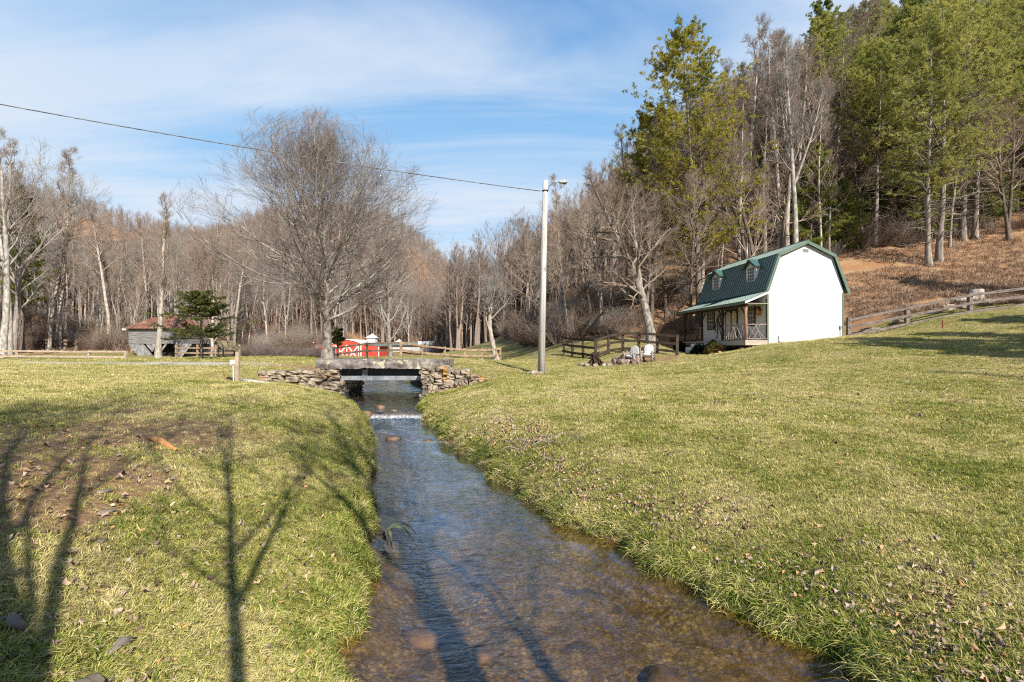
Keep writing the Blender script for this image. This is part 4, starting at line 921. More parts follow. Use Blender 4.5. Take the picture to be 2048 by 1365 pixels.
def log_barn():
    Y = 55.0; x = lambda u: xat(u, Y); Hh = lambda v: CH+(VH-v)/F*Y; ox = x(257); z0 = hz(x(310), Y)-.15
    r = empty('old_barn', (ox, Y, z0), 0, 'old weathered plank barn with rusty hipped tin roof and dark arched opening', 'barn')
    L = lambda u, v: (x(u)-ox, Hh(v)-z0); Wd = x(354)-ox; D = 6.0
    # upper wall of horizontal boards
    m = MB(); zt, zm = L(0, 657)[1], L(0, 688)[1]; k = zm
    while k < zt-.05: m.box((0, random.uniform(0, .03), k), (Wd, .09, min(zt, k+.21))); k += .225
    m.box((.05, .1, zm), (Wd-.05, D, zt)); m.build('wall', M['barn_wood'], r)
    # lower wall of slanting boards leaning inward, with the arch left open
    m = MB(); cx, rad = L(330, 0)[0], 1.55
    for k in range(26):
        xt = .05+k*.28; slant = 1.0 if xt < cx else -1.0; xb = xt+slant*1.25
        d = abs(xt-cx)
        if abs((xt+xb)/2-cx) < .5: continue
        zb = 0.
        # stop the board at the arch
        for q in np.linspace(0, 1, 30):
            xx, zz = xt+(xb-xt)*q, zm*(1-q)
            if (xx-cx)**2+zz**2 < rad**2: break
            zb = zz; xe = xx
        if k == 6: continue
        m.bar((xt, .05+.02*(k % 3), zm), (xe, .08+.02*(k % 3), zb), .24, .03, (0, 1, 0))
    m.build('lower_boards', M['barn_wood_d'], r)
    m = MB(); m.box((.1, 1.2, 0), (Wd-.1, D, zm)); m.build('interior_shade', M['dark'], r)  # near-black block stands in for the shade inside the barn
    m = MB(); e, t = zt-.05, L(0, 627)[1]; o = .4; i0, i1 = 1.3, Wd-1.3
    V = [(-o, -o, e), (Wd+o, -o, e), (Wd+o, D+o, e), (-o, D+o, e), (i0, D/2, t), (i1, D/2, t)]; m.add(V, [(0,1,5,4),(1,2,5),(2,3,4,5),(3,0,4),(3,2,1,0)])
    k = -o+.3
    while k < Wd+o:
        f = min(1, (k+o)/(i0+o), (Wd+o-k)/(i0+o)); top = Vector((k, -o+(D/2+o)*f, e+(t-e)*f)); m.bar((k, -o, e+.02), top+Vector((0, 0, .02)), .05, .03); k += .6
    m.build('roof', M['rust'], r)
    m = MB(); m.box((-.9, .2, e-.16), (-.2, .5, e+.05)); m.build('eave_board', M['white_trim'], r)
    m = MB(); m.bar((L(358, 0)[0], -.3, -.2), (L(358, 0)[0], -.3, 1.7), .2, .2, (0, 1, 0)); m.build('corner_post', M['barn_wood_d'], r)
log_barn()
# ------------------------------------------------------------------ scattering of what nobody could count (grass, brush, far woods)
def scatter(name, P, rot, scl, protos, tint=None):
    """points carrying rotation, scale and a pick index; geometry nodes put one of the protos on each"""
    me = bpy.data.meshes.new(name); n = len(P); me.vertices.add(n); me.vertices.foreach_set('co', np.asarray(P, np.float32).ravel())
    a = me.attributes.new('rot', 'FLOAT_VECTOR', 'POINT'); a.data.foreach_set('vector', np.asarray(rot, np.float32).ravel())
    a = me.attributes.new('scl', 'FLOAT_VECTOR', 'POINT'); a.data.foreach_set('vector', np.asarray(scl, np.float32).ravel())
    a = me.attributes.new('tint', 'FLOAT', 'POINT'); a.data.foreach_set('value', np.asarray(tint if tint is not None else rng.uniform(0, 1, n), np.float32))
    a = me.attributes.new('pick', 'INT', 'POINT'); a.data.foreach_set('value', rng.integers(0, len(protos), n).astype(np.int32))
    col = bpy.data.collections.new(name+'_sources')
    for k, (pm, mat) in enumerate(protos):
        o = bpy.data.objects.new('%s_source_%02d' % (name, k), pm); pm.materials.append(mat); col.objects.link(o)
    ng = bpy.data.node_groups.new(name, 'GeometryNodeTree')
    ng.interface.new_socket('Geometry', in_out='INPUT', socket_type='NodeSocketGeometry'); ng.interface.new_socket('Geometry', in_out='OUTPUT', socket_type='NodeSocketGeometry')
    N = ng.nodes; gi = N.new('NodeGroupInput'); go = N.new('NodeGroupOutput')
    ci = N.new('GeometryNodeCollectionInfo'); ci.inputs[0].default_value = col; ci.inputs['Separate Children'].default_value = True; ci.inputs['Reset Children'].default_value = True
    ip = N.new('GeometryNodeInstanceOnPoints'); ip.inputs['Pick Instance'].default_value = True
    def na(nm, typ): q = N.new('GeometryNodeInputNamedAttribute'); q.data_type = typ; q.inputs[0].default_value = nm; return q.outputs[0]
    L = ng.links.new
    L(gi.outputs[0], ip.inputs['Points']); L(ci.outputs[0], ip.inputs['Instance']); L(na('pick', 'INT'), ip.inputs['Instance Index'])
    L(na('rot', 'FLOAT_VECTOR'), ip.inputs['Rotation']); L(na('scl', 'FLOAT_VECTOR'), ip.inputs['Scale']); L(ip.outputs[0], go.inputs[0])
    o = obj(name, me); md = o.modifiers.new('scatter', 'NODES'); md.node_group = ng
    return tag(o, kind='stuff')

# ---- grass
def grass_mat(name, dry=0.):
    m = bpy.data.materials.new(name); m.use_nodes = True; t = NT(m.node_tree); b = t.n['Principled BSDF']; b.inputs['Roughness'].default_value = .7; b.inputs['Specular IOR Level'].default_value = .2
    P = t.new('ShaderNodeNewGeometry').outputs['Position']
    rv = t.new('ShaderNodeAttribute', attribute_name='rv').outputs['Fac']
    ti = t.new('ShaderNodeAttribute', attribute_name='tint', attribute_type='INSTANCER').outputs['Fac']
    k = t.math('ADD', t.math('MULTIPLY', rv, .55), t.math('MULTIPLY', ti, .75))
    k = t.math('ADD', k, t.math('MULTIPLY', t.math('SUBTRACT', t.noise(P, .9, 4), .5), .9))
    c = t.ramp(k, [(.06, (.05, .09, .008)), (.28, (.15, .20, .024)), (.46, (.30, .31, .06)), (.68, (.52, .44, .165)), (.95, (.64, .54, .29))])
    t.link(c, b.inputs['Base Color'])
    tr = t.new('ShaderNodeBsdfTranslucent'); t.link(c, tr.inputs[0]); mx = t.new('ShaderNodeMixShader'); mx.inputs[0].default_value = .22
    t.link(b.outputs[0], mx.inputs[1]); t.link(tr.outputs[0], mx.inputs[2]); t.link(mx.outputs[0], t.n['Material Output'].inputs[0]); return m
def tuft(seed, n, h, rad, wd, bend=.6):
    rg = np.random.default_rng(seed); a = rg.uniform(0, 6.28, n); r = rad*np.sqrt(rg.uniform(0, 1, n)); p = np.stack([r*np.cos(a), r*np.sin(a), np.full(n, -.012)], -1)
    az = a+rg.normal(0, .9, n); d = np.stack([np.cos(az), np.sin(az), np.zeros(n)], -1); s = np.stack([-np.sin(az), np.cos(az), np.zeros(n)], -1)
    l = (h*rg.uniform(.45, 1.2, n))[:,None]; bd = (bend*rg.uniform(.2, 1.5, n))[:,None]; up = np.array([0, 0, 1.])
    m1 = p+up*l*.55+d*l*bd*.28; m2 = p+up*l*(.95-.35*np.minimum(bd, 1.3))+d*l*bd*.85; w = (wd*rg.uniform(.6, 1.3, n))[:,None]*s
    V = np.stack([p-w, p+w, m1+w*.8, m1-w*.8, m2], 1).reshape(-1, 3); i = np.arange(n)[:,None]*5
    me = np_mesh('tuft', V, [np.concatenate([i, i+1, i+2, i+3], 1), np.concatenate([i+3, i+2, i+4], 1)])
    at_ = me.attributes.new('rv', 'FLOAT', 'POINT'); at_.data.foreach_set('value', np.repeat(rg.uniform(0, 1, n), 5).astype(np.float32)); return me
def normal_rot(x, y, k=.7, jit=.18):
    e = .12; zx = (H(x+e, y)-H(x-e, y))/(2*e); zy = (H(x, y+e)-H(x, y-e))/(2*e)
    dx, dy = -zx*k+rng.normal(0, jit, len(x)), -zy*k+rng.normal(0, jit, len(x)); L = np.sqrt(dx*dx+dy*dy+1)
    return np.stack([np.arccos(1/L), np.zeros(len(x)), np.arctan2(dx, -dy)], -1)
def visible_pts(n, Y0, Y1, pw, u0=-150, u1=2200):
    """points over the lawn, denser towards the camera position"""
    q = rng.uniform(0, 1, n); Yv = (Y0**pw+(Y1**pw-Y0**pw)*q)**(1/pw); Xv = xat(rng.uniform(u0, u1, n), Yv); return Xv, Yv
def in_house(x, y):
    c, s = math.cos(R(5.8)), math.sin(R(5.8)); lx = (x-14.2)*c+(y-27)*s; ly = -(x-14.2)*s+(y-27)*c
    return (lx > -1.35) & (lx < 4.7) & (ly > -.1) & (ly < 7.8)
def grass():
    gm = grass_mat('grass_blades')
    P, Rr, S, T = [], [], [], []
    for (n, Y0, Y1, pw, s) in ((110000, 1.7, 9, .9, .95), (90000, 8, 19, .8, 1.2), (60000, 18, 34, .9, 1.55), (12000, 34, 60, 1, 2.1)):
        x, y = visible_pts(n, Y0, Y1, pw, -250, 2300); z, d, L = H(x, y, True); lit, gr, di = masks(x, y)
        ok = (d > .015) & (rng.uniform(0, 1, n) > np.maximum(np.maximum(lit*1.1, gr*1.0), di*.9)) & ~in_house(x, y) & ~((np.abs(y-20.8) < 1.7) & (x > -8) & (x < -2.5))
        x, y, z, d, L, lit, di = [a[ok] for a in (x, y, z, d, L, lit, di)]
        edge = np.exp(-d/.35)
        P.append(np.stack([x, y, z], -1)); Rr.append(normal_rot(x, y))
        k = s*rng.uniform(.6, 1.25, len(x))*(1+.3*edge*rng.uniform(.2, 1.3, len(x))); S.append(np.stack([k, k, k*rng.uniform(.7, 1.2, len(x))], -1))
        big = fbm(x, y, .22, 5)*.10+fbm(x, y, .9, 6)*.10+fbm(x, y, 3.1, 16)*.12
        tt = .45+big+.30*rng.normal(0, .55, len(x))-.44*np.exp(-d/.4)*(d < 2)+.16*di
        tt = tt+.16*np.exp(-((y-14)/6)**2)*(x < -3)-.06*((x > 0) & (y < 9))-.05*((x < -1) & (y < 5))+.06*(x > 1)*np.clip((y-9)/6, 0, 1)
        T.append(tt)
    for p in range(1): pass
    pr = [(tuft(k, 28, .042, .058, .0024, .9), gm) for k in range(5)]+[(tuft(9+k, 18, .075, .05, .0028, 1.2), gm) for k in range(2)]
    scatter('grass', np.concatenate(P), np.concatenate(Rr), np.concatenate(S), pr, np.concatenate(T))
    # rank drooping grass along the water's edge
    n = 5200; y = (1.6+17*rng.uniform(0, 1, n)**1.5); xl, xr = stream_edges(y); sd = rng.uniform(0, 1, n) < .5
    off = rng.uniform(-.02, .22, n); x = np.where(sd, xl-off, xr+off); z, d, L = H(x, y, True); ok = (d > -.03)&(y<18.6); x, y, z, sd = x[ok], y[ok], z[ok], sd[ok]
    k = rng.uniform(.6, 1.35, len(x))*np.clip(.8+y*.03, .8, 1.3)
    scatter('bank_grass', np.stack([x, y, z+.02], -1), normal_rot(x, y, .55, .25), np.stack([k, k, k], -1), [(tuft(40+k_, 18, .075, .045, .003, 1.5), gm) for k_ in range(4)], .30+.36*rng.normal(0, .6, len(x))+.1*fbm(x, y, 1.3, 8))
grass()
def dry_weeds():
    gm = nmat('dry_weed_stems', (.27, .175, .12), (.48, .35, .235), .6, .9, c3=(.21, .13, .09), s3=.8)
    n = 26000; u = rng.uniform(1560, 2300, n); y = rng.uniform(27, 52, n); x = xat(u, y); lit = litter_mask(x, y); ok = (lit > .5)&~in_house(x, y)&(rng.uniform(0, 1, n) < np.clip(1.25-(y-31)/9, .42, 1))
    n2 = 14000; x2 = rng.uniform(2, 20, n2); y2 = rng.uniform(31, 48, n2); ok2 = (litter_mask(x2, y2) > .6)&~in_house(x2, y2)&(rng.uniform(0,1,n2) < .35)
    n3 = 7000; y3 = rng.uniform(58, 90, n3); x3 = xat(rng.uniform(-120, 900, n3), y3); ok3 = (litter_mask(x3, y3) > .1)
    x = np.concatenate([x[ok], x2[ok2], x3[ok3]]); y = np.concatenate([y[ok], y2[ok2], y3[ok3]]); keep = fbm(x, y, .35, 12) > -.55; x, y = x[keep], y[keep]
    k = rng.uniform(.5, 1.5, len(x))*np.where(y > 56, 1.6, np.where(x < 20.5, .55, 1)); 
    scatter('dry_weeds', np.stack([x, y, H(x, y)], -1), normal_rot(x, y, .5, .3), np.stack([k, k, k*rng.uniform(.5, 1.2, len(k))], -1), [(tuft(60+q, 20, .33, .17, .008, 1.0), gm) for q in range(4)])
dry_weeds()
def leaf_mesh(seed):
    rg = np.random.default_rng(seed); n = 9; a = np.linspace(0, 2*math.pi, n, endpoint=False); r = np.where(np.arange(n) % 2 == 0, 1, .62)*rg.uniform(.8, 1.15, n)
    V = np.stack([r*np.cos(a)*.045, r*np.sin(a)*.034, .020*np.cos(a*2+rg.uniform(0, 6))+rg.normal(0, .004, n)+.012], -1); V = np.concatenate([V, [[0, 0, .004]]])
    f = np.array([[k, (k+1) % n, n] for k in range(n)]); return np_mesh('leaf', V, [f])
def leaves():
    lm = bpy.data.materials.new('dead_leaf'); lm.use_nodes = True; t = NT(lm.node_tree); b = t.n['Principled BSDF']; b.inputs['Roughness'].default_value = .8; b.inputs['Specular IOR Level'].default_value = .2
    ti = t.new('ShaderNodeAttribute', attribute_name='tint', attribute_type='INSTANCER').outputs['Fac']
    t.link(t.ramp(ti, [(.0, (.10, .065, .045)), (.3, (.24, .175, .135)), (.55, (.36, .28, .23)), (.75, (.38, .27, .17)), (.92, (.42, .22, .09)), (1, (.52, .42, .30))]), b.inputs['Base Color'])
    xs, ys = [], []
    def add(x, y): xs.append(x); ys.append(y)
    n = 800; y = rng.uniform(2.2, 10.5, n); xl, xr = stream_edges(y); add(xr+np.abs(rng.normal(0, .55, n))+.06, y)
    n = 1100; c = rng.uniform(0, 1, (90, 2)); i = rng.integers(0, 90, n); yy = 2.2+9*c[i,1]; xl, xr = stream_edges(yy); add(xr+.2+1.3*c[i,0]**1.5+rng.normal(0, .13, n), yy+rng.normal(0, .2, n))
    n = 560; y = 1.9+4.5*rng.uniform(0, 1, n)**1.2; add(xat(rng.uniform(-100, 680, n), y), y)
    n = 420; y = 2.2+14*rng.uniform(0, 1, n); add(xat(rng.uniform(1150, 2200, n), y), y)
    n = 160; y = rng.uniform(9, 26, n); add(xat(rng.uniform(1000, 2100, n), y), y)
    x = np.concatenate(xs); y = np.concatenate(ys); z, d, L = H(x, y, True); ok = d > .03; x, y, z = x[ok], y[ok], z[ok]
    k = rng.uniform(.3, .8, len(x))*np.where(y > 9, 1.35, 1); rt = normal_rot(x, y, .9, .6)
    scatter('fallen_leaves', np.stack([x, y, z+.022], -1), rt, np.stack([k, k, k*rng.uniform(.6, 2.2, len(k))], -1), [(leaf_mesh(k_), lm) for k_ in range(6)])
leaves()

# ------------------------------------------------------------------ rocks and drift in and beside the stream
def rock(name, x, y, z, s, mat, label, sd, group=None, bump=.22):
    m = MB(); m.blob((0, 0, 0), s, sd, 3, bump); o = m.build(name, mat, None, name == 'stream_rock'); o.location = (x, y, z); return tag(o, label, 'rock', group)
M['mossy'] = nmat('mossy_left_rock', (.07, .06, .04), (.24, .2, .15), 3, .9, .6, bumpscale=12)
for (u, v, Y, s, lab) in ((250, 1245, 4.0, 0.11, 'rounded brown stone under shallow water, beside the left bank'), (970, 1262, 3.9, 0.09, 'reddish round stone under water inside the dark tree shadow'), (845, 1240, 4.1, 0.13, 'flat dark stone on the stream bed'), (1330, 1320, 3.55, 0.14, 'dark stone under water at the edge of the trunk shadow')):
    if u < 700: u += 490
    Yp = Y; x = xat(u, Yp); rock('stream_rock', x, Yp, -.16, (s*1.2, s, s*.55), M['rock_wet'], lab, int(u), 'stones on the stream bed')
for (x, y, s, lab) in ((-2.95, 12.0, .20, 'wet brown rock breaking the small riffle at middle of stream'), (-4.75, 15.55, .30, 'flat orange brown rock at the left end of the little waterfall'), (-2.05, 11.8, .13, 'small dark rock at the right end of the riffle'), (-3.9, 16.0, .15, 'brown rock sticking out above the waterfall lip'), (-4.5, 16.6, .26, 'rust coloured flat rock upstream of the waterfall'), (-7.6, 24.5, .35, 'brown rock in the channel beyond the bridge'), (-6.3, 25.5, .3, 'tan rock on the far bank seen under the bridge')):
    rock('stream_rock', x, y, float(water_z(y))-.02, (s*.9, s*.65, s*.38), M['rock_wet'], lab, int(abs(x*100)), 'rocks in the stream')
rock('boulder', -2.05, 2.28, hz(-2.05, 2.28)-.02, (.15, .10, .075), M['mossy'], 'grey mossy rock in the grass at the bottom corner under the tree shadow', 31, None, .25)
for (u, v, s, lab) in ((215, 1025, .035, 'flat grey stone set in the grass on the left bank'), (200, 1085, .038, 'pale flat stone among leaves on the left bank'), (210, 985, .04, 'tan stone at the foot of the bare dirt patch')):
    z = 1.0; Y = (CH-z)*F/(v-VH)
    for _ in range(12): z = hz(xat(u, Y), Y); Y = (CH-z)*F/(v-VH)
    rock('flat_stone', xat(u, Y), Y, z+.01, (s*1.3, s, s*.4), M['mossy'], lab, int(u+v), 'stones in the left bank grass')
# pale broken bark pieces on the dirt slope
m = MB(); 
def ground_hit(u, v):
    z = 1.0; Y = (CH-z)*F/(v-VH)
    for _ in range(20): Y = .5*Y+.5*(CH-z)*F/(v-VH); z = hz(xat(u, Y), Y)
    return Vector((xat(u, Y), Y, z))
for (a, b, w, lab) in (((295, 878), (352, 903), .05, 'long orange splinter of wood lying on the left grass slope'), ((0, 1248), (50, 1266), .035, 'pale rotten stick lying in leaves at the left edge'), ((215, 1315), (270, 1285), .03, 'curled brown piece of bark in the left foreground grass')):
    p, q = ground_hit(*a), ground_hit(*b); m = MB(); m.tube([p+Vector((0, 0, .02)), (p+q)/2+Vector((0, 0, .04)), q+Vector((0, 0, .02))], [w*.5, w, w*.4], 6); tag(m.build('wood_piece', M['stick_orange'] if a[0] == 295 else M['fence_grey'], None, True), lab, 'wood piece')
# drift plant with strap leaves hanging in the water
p = ground_hit(772, 1085); dp = empty('water_plant', (-1.47, 5.65, .06), 0, 'clump of broad strap leaves and dark stalks trailing in the stream off the left bank', 'plant')
lfm = nmat('strap_leaf', (.03, .04, .018), (.13, .14, .07), 6, .4, spec=.5); m = MB(); rr = random.Random(4)
for k in range(10):
    az = rr.uniform(-1.6, .7); L_ = rr.uniform(.2, .40); w = rr.uniform(.018, .032); d = Vector((math.cos(az), math.sin(az), 0)); s = Vector((-d.y, d.x, 0)); V = []
    for i in range(6):
        t = i/5; c = d*L_*t+Vector((0, 0, .10+.12*math.sin(t*2.4)-.17*t*t)); ww = w*math.sin(math.pi*min(.97, .12+t*.9)); V += [c-s*ww, c+s*ww+Vector((0, 0, .008))]
    m.add(V, [(2*i, 2*i+1, 2*i+3, 2*i+2) for i in range(5)])
m.build('leaf', lfm, dp); m = MB()
for k in range(22): a = rr.uniform(0, 6.28); m.tube([(0, 0, 0), (rr.uniform(-.06, .06), rr.uniform(-.06, .06), .09), (.12*math.cos(a), .10*math.sin(a), rr.uniform(.06, .17))], [.005, .004, .002], 4)
m.build('stalk', M['stick_dark'], dp)
def twig_heap(c, n, rad, hh, seed, label):
    rr = random.Random(seed); m = MB()
    for k in range(n):
        x, y = c[0]+rr.gauss(0, rad), c[1]+rr.gauss(0, rad*.7); z = hz(x, y); a = rr.uniform(0, 6.28); L_ = rr.uniform(.15, .5)
        m.tube([(x, y, z+.02), (x+L_*.5*math.cos(a), y+L_*.5*math.sin(a), z+rr.uniform(.03, hh)), (x+L_*math.cos(a), y+L_*math.sin(a), z+rr.uniform(.02, hh))], [.006, .005, .003], 4)
    tag(m.build('twig_heap', M['stick']), label, 'twigs')
twig_heap(ground_hit(1085, 890), 46, .42, .12, 4, 'loose heap of dry twigs on the lawn above the right bank')

# ------------------------------------------------------------------ trees: one prototype of every kind, then copies with their parts
protos = {}
def proto(key, name, gen, mt, mc, ml=None):
    tr = gen[0]; r = tree_obj(name, gen[0], gen[1], M[mt], M[mc], (0, 0, 0), None, 'tree', None, gen[2] if len(gen) > 2 else None, M[ml] if ml else None)
    protos[key] = [r, False]; return r
def put(key, p, s, label, group=None, rz=None, tilt=(0, 0)):
    r, used = protos[key]; o = r if not used else copy_tree(r); protos[key][1] = True
    return place(o, p, random.uniform(0, 6.28) if rz is None else rz, s, label, group, tilt)
for k in range(3): proto('tall%d' % k, 'bare_tree', bare_tree(100+k, 20, .19+.02*k, .42+.05*k, 20, 4.6, 6, 6, 4, .95, .09, .03, twr=.009), 'bark_pale' if k == 0 else 'bark', 'twig')
for k in range(2): proto('round%d' % k, 'bare_tree', bare_tree(200+k, 16, .22, .25, 22, 5.2, 6, 6, 4, .85, .10, .05, 'round', fork=2, twr=.009), 'bark', 'twig_grey')
for k in range(2): proto('slim%d' % k, 'bare_tree', bare_tree(300+k, 15, .11, .30, 22, 3.0, 5, 5, 4, .8, .12, .05, twr=.008), 'bark', 'twig')
proto('slimred', 'bare_tree', bare_tree(310, 17, .13, .42, 22, 3.0, 6, 5, 4, .65, .14, .03, twr=.008), 'bark', 'twig_red')
for k in range(2): proto('dark%d' % k, 'bare_tree', bare_tree(400+k, 18, .2, .3, 22, 5.0, 6, 6, 4, 1.0, .06, .05, fork=1, twr=.009), 'bark_dark', 'twig')
proto('pine0', 'pine_tree', pine(11, 23, .26, .36, 5.0, 28, 5, 1.15, .55, dead=30, per=12, ln=.20, wd=.018), 'pine_trunk', 'bark_dark', 'pine_light')
proto('pine1', 'pine_tree', pine(12, 21, .24, .42, 5.4, 24, 5, 1.15, .5, dead=34, per=12, ln=.20, wd=.018), 'pine_trunk', 'bark_dark', 'pine_light')
proto('pine2', 'pine_tree', pine(13, 25, .28, .30, 5.2, 30, 5, 1.2, .55, dead=26, per=12, ln=.20, wd=.019), 'bark_dark', 'bark_dark', 'pine_green')

proto('young0', 'pine_tree', pine(14, 11, .13, .06, 3.6, 20, 5, 1.2, .7, dead=4, per=11, ln=.20, wd=.018), 'bark_dark', 'bark_dark', 'pine_green')
proto('pine3', 'pine_tree', pine(15, 22, .24, .30, 5.0, 26, 5, 1.1, .6, dead=40, per=11, ln=.20, wd=.018), 'bark_dark', 'bark_dark', 'pine_dark')
# hero bare tree behind the bridge
def fit(g, zs, rs):
    """ease a grown crown into the outline it has: crown radius rs at heights zs"""
    pts = np.concatenate([P.reshape(-1, 3) for P, _, _ in g[0]+g[1]]); kz = zs[-1]/np.percentile(pts[:,2], 99.97)
    pts = pts*np.array([1, 1, kz]); r = np.hypot(pts[:,0], pts[:,1]); bins = np.linspace(0, zs[-1], 27); mid = .5*(bins[1:]+bins[:-1]); cur = np.array([np.percentile(r[(pts[:,2] >= a)&(pts[:,2] < b)], 97.5) if ((pts[:,2] >= a)&(pts[:,2] < b)).sum() > 20 else .3 for a, b in zip(bins[:-1], bins[1:])])
    fac = np.clip(np.interp(mid, zs, rs)/np.maximum(cur, .2), .3, 3.5); fac = np.convolve(np.pad(fac, 1, 'edge'), [.25, .5, .25], 'valid'); fac[mid < 1.8] = 1
    def wp(P):
        P = P*np.array([1, 1, kz]); f = np.interp(P[...,2], mid, fac); r = np.hypot(P[...,0], P[...,1]); f = 1+(f-1)*np.clip(r/1.2, 0, 1); return P*np.stack([f, f, np.ones_like(f)], -1)
    return tuple([(wp(P), q, n) for P, q, n in L] for L in g[:2])
def hero_tree(seed):
    rg = np.random.default_rng(seed); Ht = 11.0
    P = path(np.zeros((1, 3)), np.array([[0, 0, 1.]]), np.array([Ht]), 14, .06, .025, rg); s_ = np.linspace(0, 1, 14); rad = (.245*(1-s_*.96)**1.1+.012)[None]; rad[0,0] = .37; rad[0,1] = .265
    lf = lambda t, b: 1.6+5.6*np.sin(np.clip((t-.10)/.9, 0, 1)*math.pi*.86+.30)**1.1*(1-.25*t)
    A, a = grow(P, rad, 66, .19, .99, lambda t: 1.15-.60*t, lf, 9, .10, .05, .38, rg, tip=.16, angsd=.16, tpow=.9)
    la = np.linalg.norm(A[:,-1]-A[:,0], axis=1); cr = [(A, a, 6)]
    B, b = grow(A, a, 11, .16, .97, .62, lambda t, i: la[i]*.46*(1.2-.72*t), 6, .09, .08, .55, rg, .009, .25); cr.append((B, b, 4)); lb = np.linalg.norm(B[:,-1]-B[:,0], axis=1)
    D, d = grow(B, b, 9, .15, 1, .55, lambda t, i: np.maximum(lb[i]*.5*(1.15-.6*t), .3), 4, .07, .11, .6, rg, .005, .4); cr.append((D, d, 3)); ld = np.linalg.norm(D[:,-1]-D[:,0], axis=1)
    E, e = grow(D, d, 5, .2, 1, .45, lambda t, i: np.maximum(ld[i]*.6, .3), 3, .08, .10, .8, rg, .0038, .5)
    return [(P, rad, 12)], cr, (E, e)
g = hero_tree(5); fine = g[2]; ZS, RS = [0, 1.8, 2.6, 4.3, 5.8, 7.0, 8.4, 9.8, 11, 12.0, 12.8, 13.3], [.8, 1.2, 3.2, 5.4, 6.2, 6.5, 6.3, 5.7, 4.8, 3.5, 2.2, .9]; gg = fit((g[0], g[1]+[(fine[0], fine[1], 3)]), [0, 1.8, 2.6, 4.3, 5.8, 7.0, 8.4, 9.8, 11, 12.0, 12.8, 13.3], [.8, 1.2, 3.2, 5.4, 6.2, 6.5, 6.3, 5.7, 4.8, 3.5, 2.2, .9])
def trim(L, k, j):
    P, q, n = L; r = np.hypot(P[:,-1,0], P[:,-1,1]); ok = r < np.interp(P[:,-1,2], ZS, RS)*k+j+np.random.default_rng(3).uniform(-.2, .2, len(r)); return (P[ok], q[ok], n)
gg = (gg[0], [trim(L, 1.0, .55) if i == 0 else trim(L, 1.0, .25) for i, L in enumerate(gg[1])])
hero = tree_obj('spreading_tree', gg[0], gg[1][:-1], M['bark_lichen'], M['twig_hero'], on(655, 25.5, -.05), 'broad round crowned bare tree standing right behind the stone bridge', 'tree')
V, Fq = tubes(gg[1][-1:]); obj('twigs', np_mesh('twigs', V, [Fq], True), M['twig_red'], hero)
# small conifers
def spruce(seed, Ht, tiers, per, ln):
    rg = np.random.default_rng(seed); P = path(np.zeros((1, 3)), np.array([[0, 0, 1.]]), np.array([Ht]), 8, .05, .02, rg); rad = (.10*(1-np.linspace(0, 1, 8)*.85))[None]
    cr, pp, dd = [], [], []
    for (t0, t1, n, L) in tiers:
        A, a = grow(P, rad, n, t0, t1, 1.35, lambda t, b: L*(1.05-.72*((t-t0)/(t1-t0))**1.4)*rg.uniform(.55, 1.2, len(t)), 6, .035, .08, .35, rg, .012, .3); cr.append((A, a, 4)); la = np.linalg.norm(A[:,-1]-A[:,0], axis=1)
        B, b = grow(A, a, 12, .18, 1, .8, lambda t, i: la[i]*.36*(1.2-.7*t), 4, .03, .1, .6, rg, .007, .35); B[:,:,2] = B[:,:1,2]+(B[:,:,2]-B[:,:1,2])*.18; cr.append((B, b, 3))
        for k in range(5): 
            p, tg, _ = sample(B, b, np.arange(len(B)), rg.uniform(.1, 1, len(B))); pp.append(p); dd.append(tg+[0, 0, .3])
    V, f = needles(np.concatenate(pp), np.concatenate(dd), per, ln, ln*.13, rg, .7)
    return [(P, rad, 9)], cr, (V, f)
g = spruce(3, 3.55, ((.30, .42, 24, 2.15), (.60, .72, 22, 1.95), (.74, .97, 30, 1.25)), 9, .10)
tree_obj('spruce_tree', g[0], g[1], M['bark_dark'], M['bark_dark'], on(403, 25, -.05), 'small dark spruce with two flat tiers standing alone in the left field', 'tree', None, g[2], M['spruce'])
g = spruce(5, 2.1, ((.55, .98, 20, .5),), 7, .12)
tree_obj('spruce_tree', g[0], g[1], M['bark_dark'], M['bark_dark'], on(676, 29, -.05), 'tiny dark evergreen half hidden behind the big bare trunk', 'tree', None, g[2], M['spruce'])
# single trees one can tell apart
g = bare_tree(21, 16.6, .26, .30, 26, 3.2, 5, 6, 4, .55, .16, .03, 'narrow', twr=.008); tree_obj('poplar_tree', g[0], g[1], M['bark'], M['twig'], on(316, 48, -.1), 'tall slim bare poplar with upright branches in front of the old barn', 'tree')
g = bare_tree(22, 11, .2, .16, 18, 4.2, 7, 6, 4, .7, .12, .05, 'round', fork=4, twr=.008); tree_obj('bare_tree', g[0], g[1], M['bark_lichen'], M['twig_grey'], on(782, 44, -.1), 'many stemmed bare tree standing between the red barn and the fence', 'tree')
g = bare_tree(23, 12, .2, .12, 20, 5.2, 7, 7, 4, .8, .10, .05, 'round', fork=4, twr=.009); tree_obj('bare_tree', g[0], g[1], M['bark'], M['twig'], on(425, 58, -.1), 'wide bare tree with fanned limbs behind the small spruce', 'tree')
g = bare_tree(24, 22, .3, .35, 18, 5.5, 6, 6, 4, .9, .08, .05, lean=(.05, 0), fork=1, twr=.009); tree_obj('sycamore_tree', g[0], g[1], M['bark_pale'], M['twig_grey'], on(2, 46, -.1), 'tall pale barked bare sycamore at the edge of the left wood', 'tree')
g = bare_tree(25, 21, .25, .45, 18, 4.2, 6, 6, 5, .75, .13, .02, fork=2, twr=.008); tree_obj('tulip_tree', g[0], g[1], M['bark_pale'], M['twig_grey'], on(1592, 40, -.2), 'tall pale trunked bare tree with forked crown rising behind the white house', 'tree').rotation_euler = (0, R(1.5), R(200))
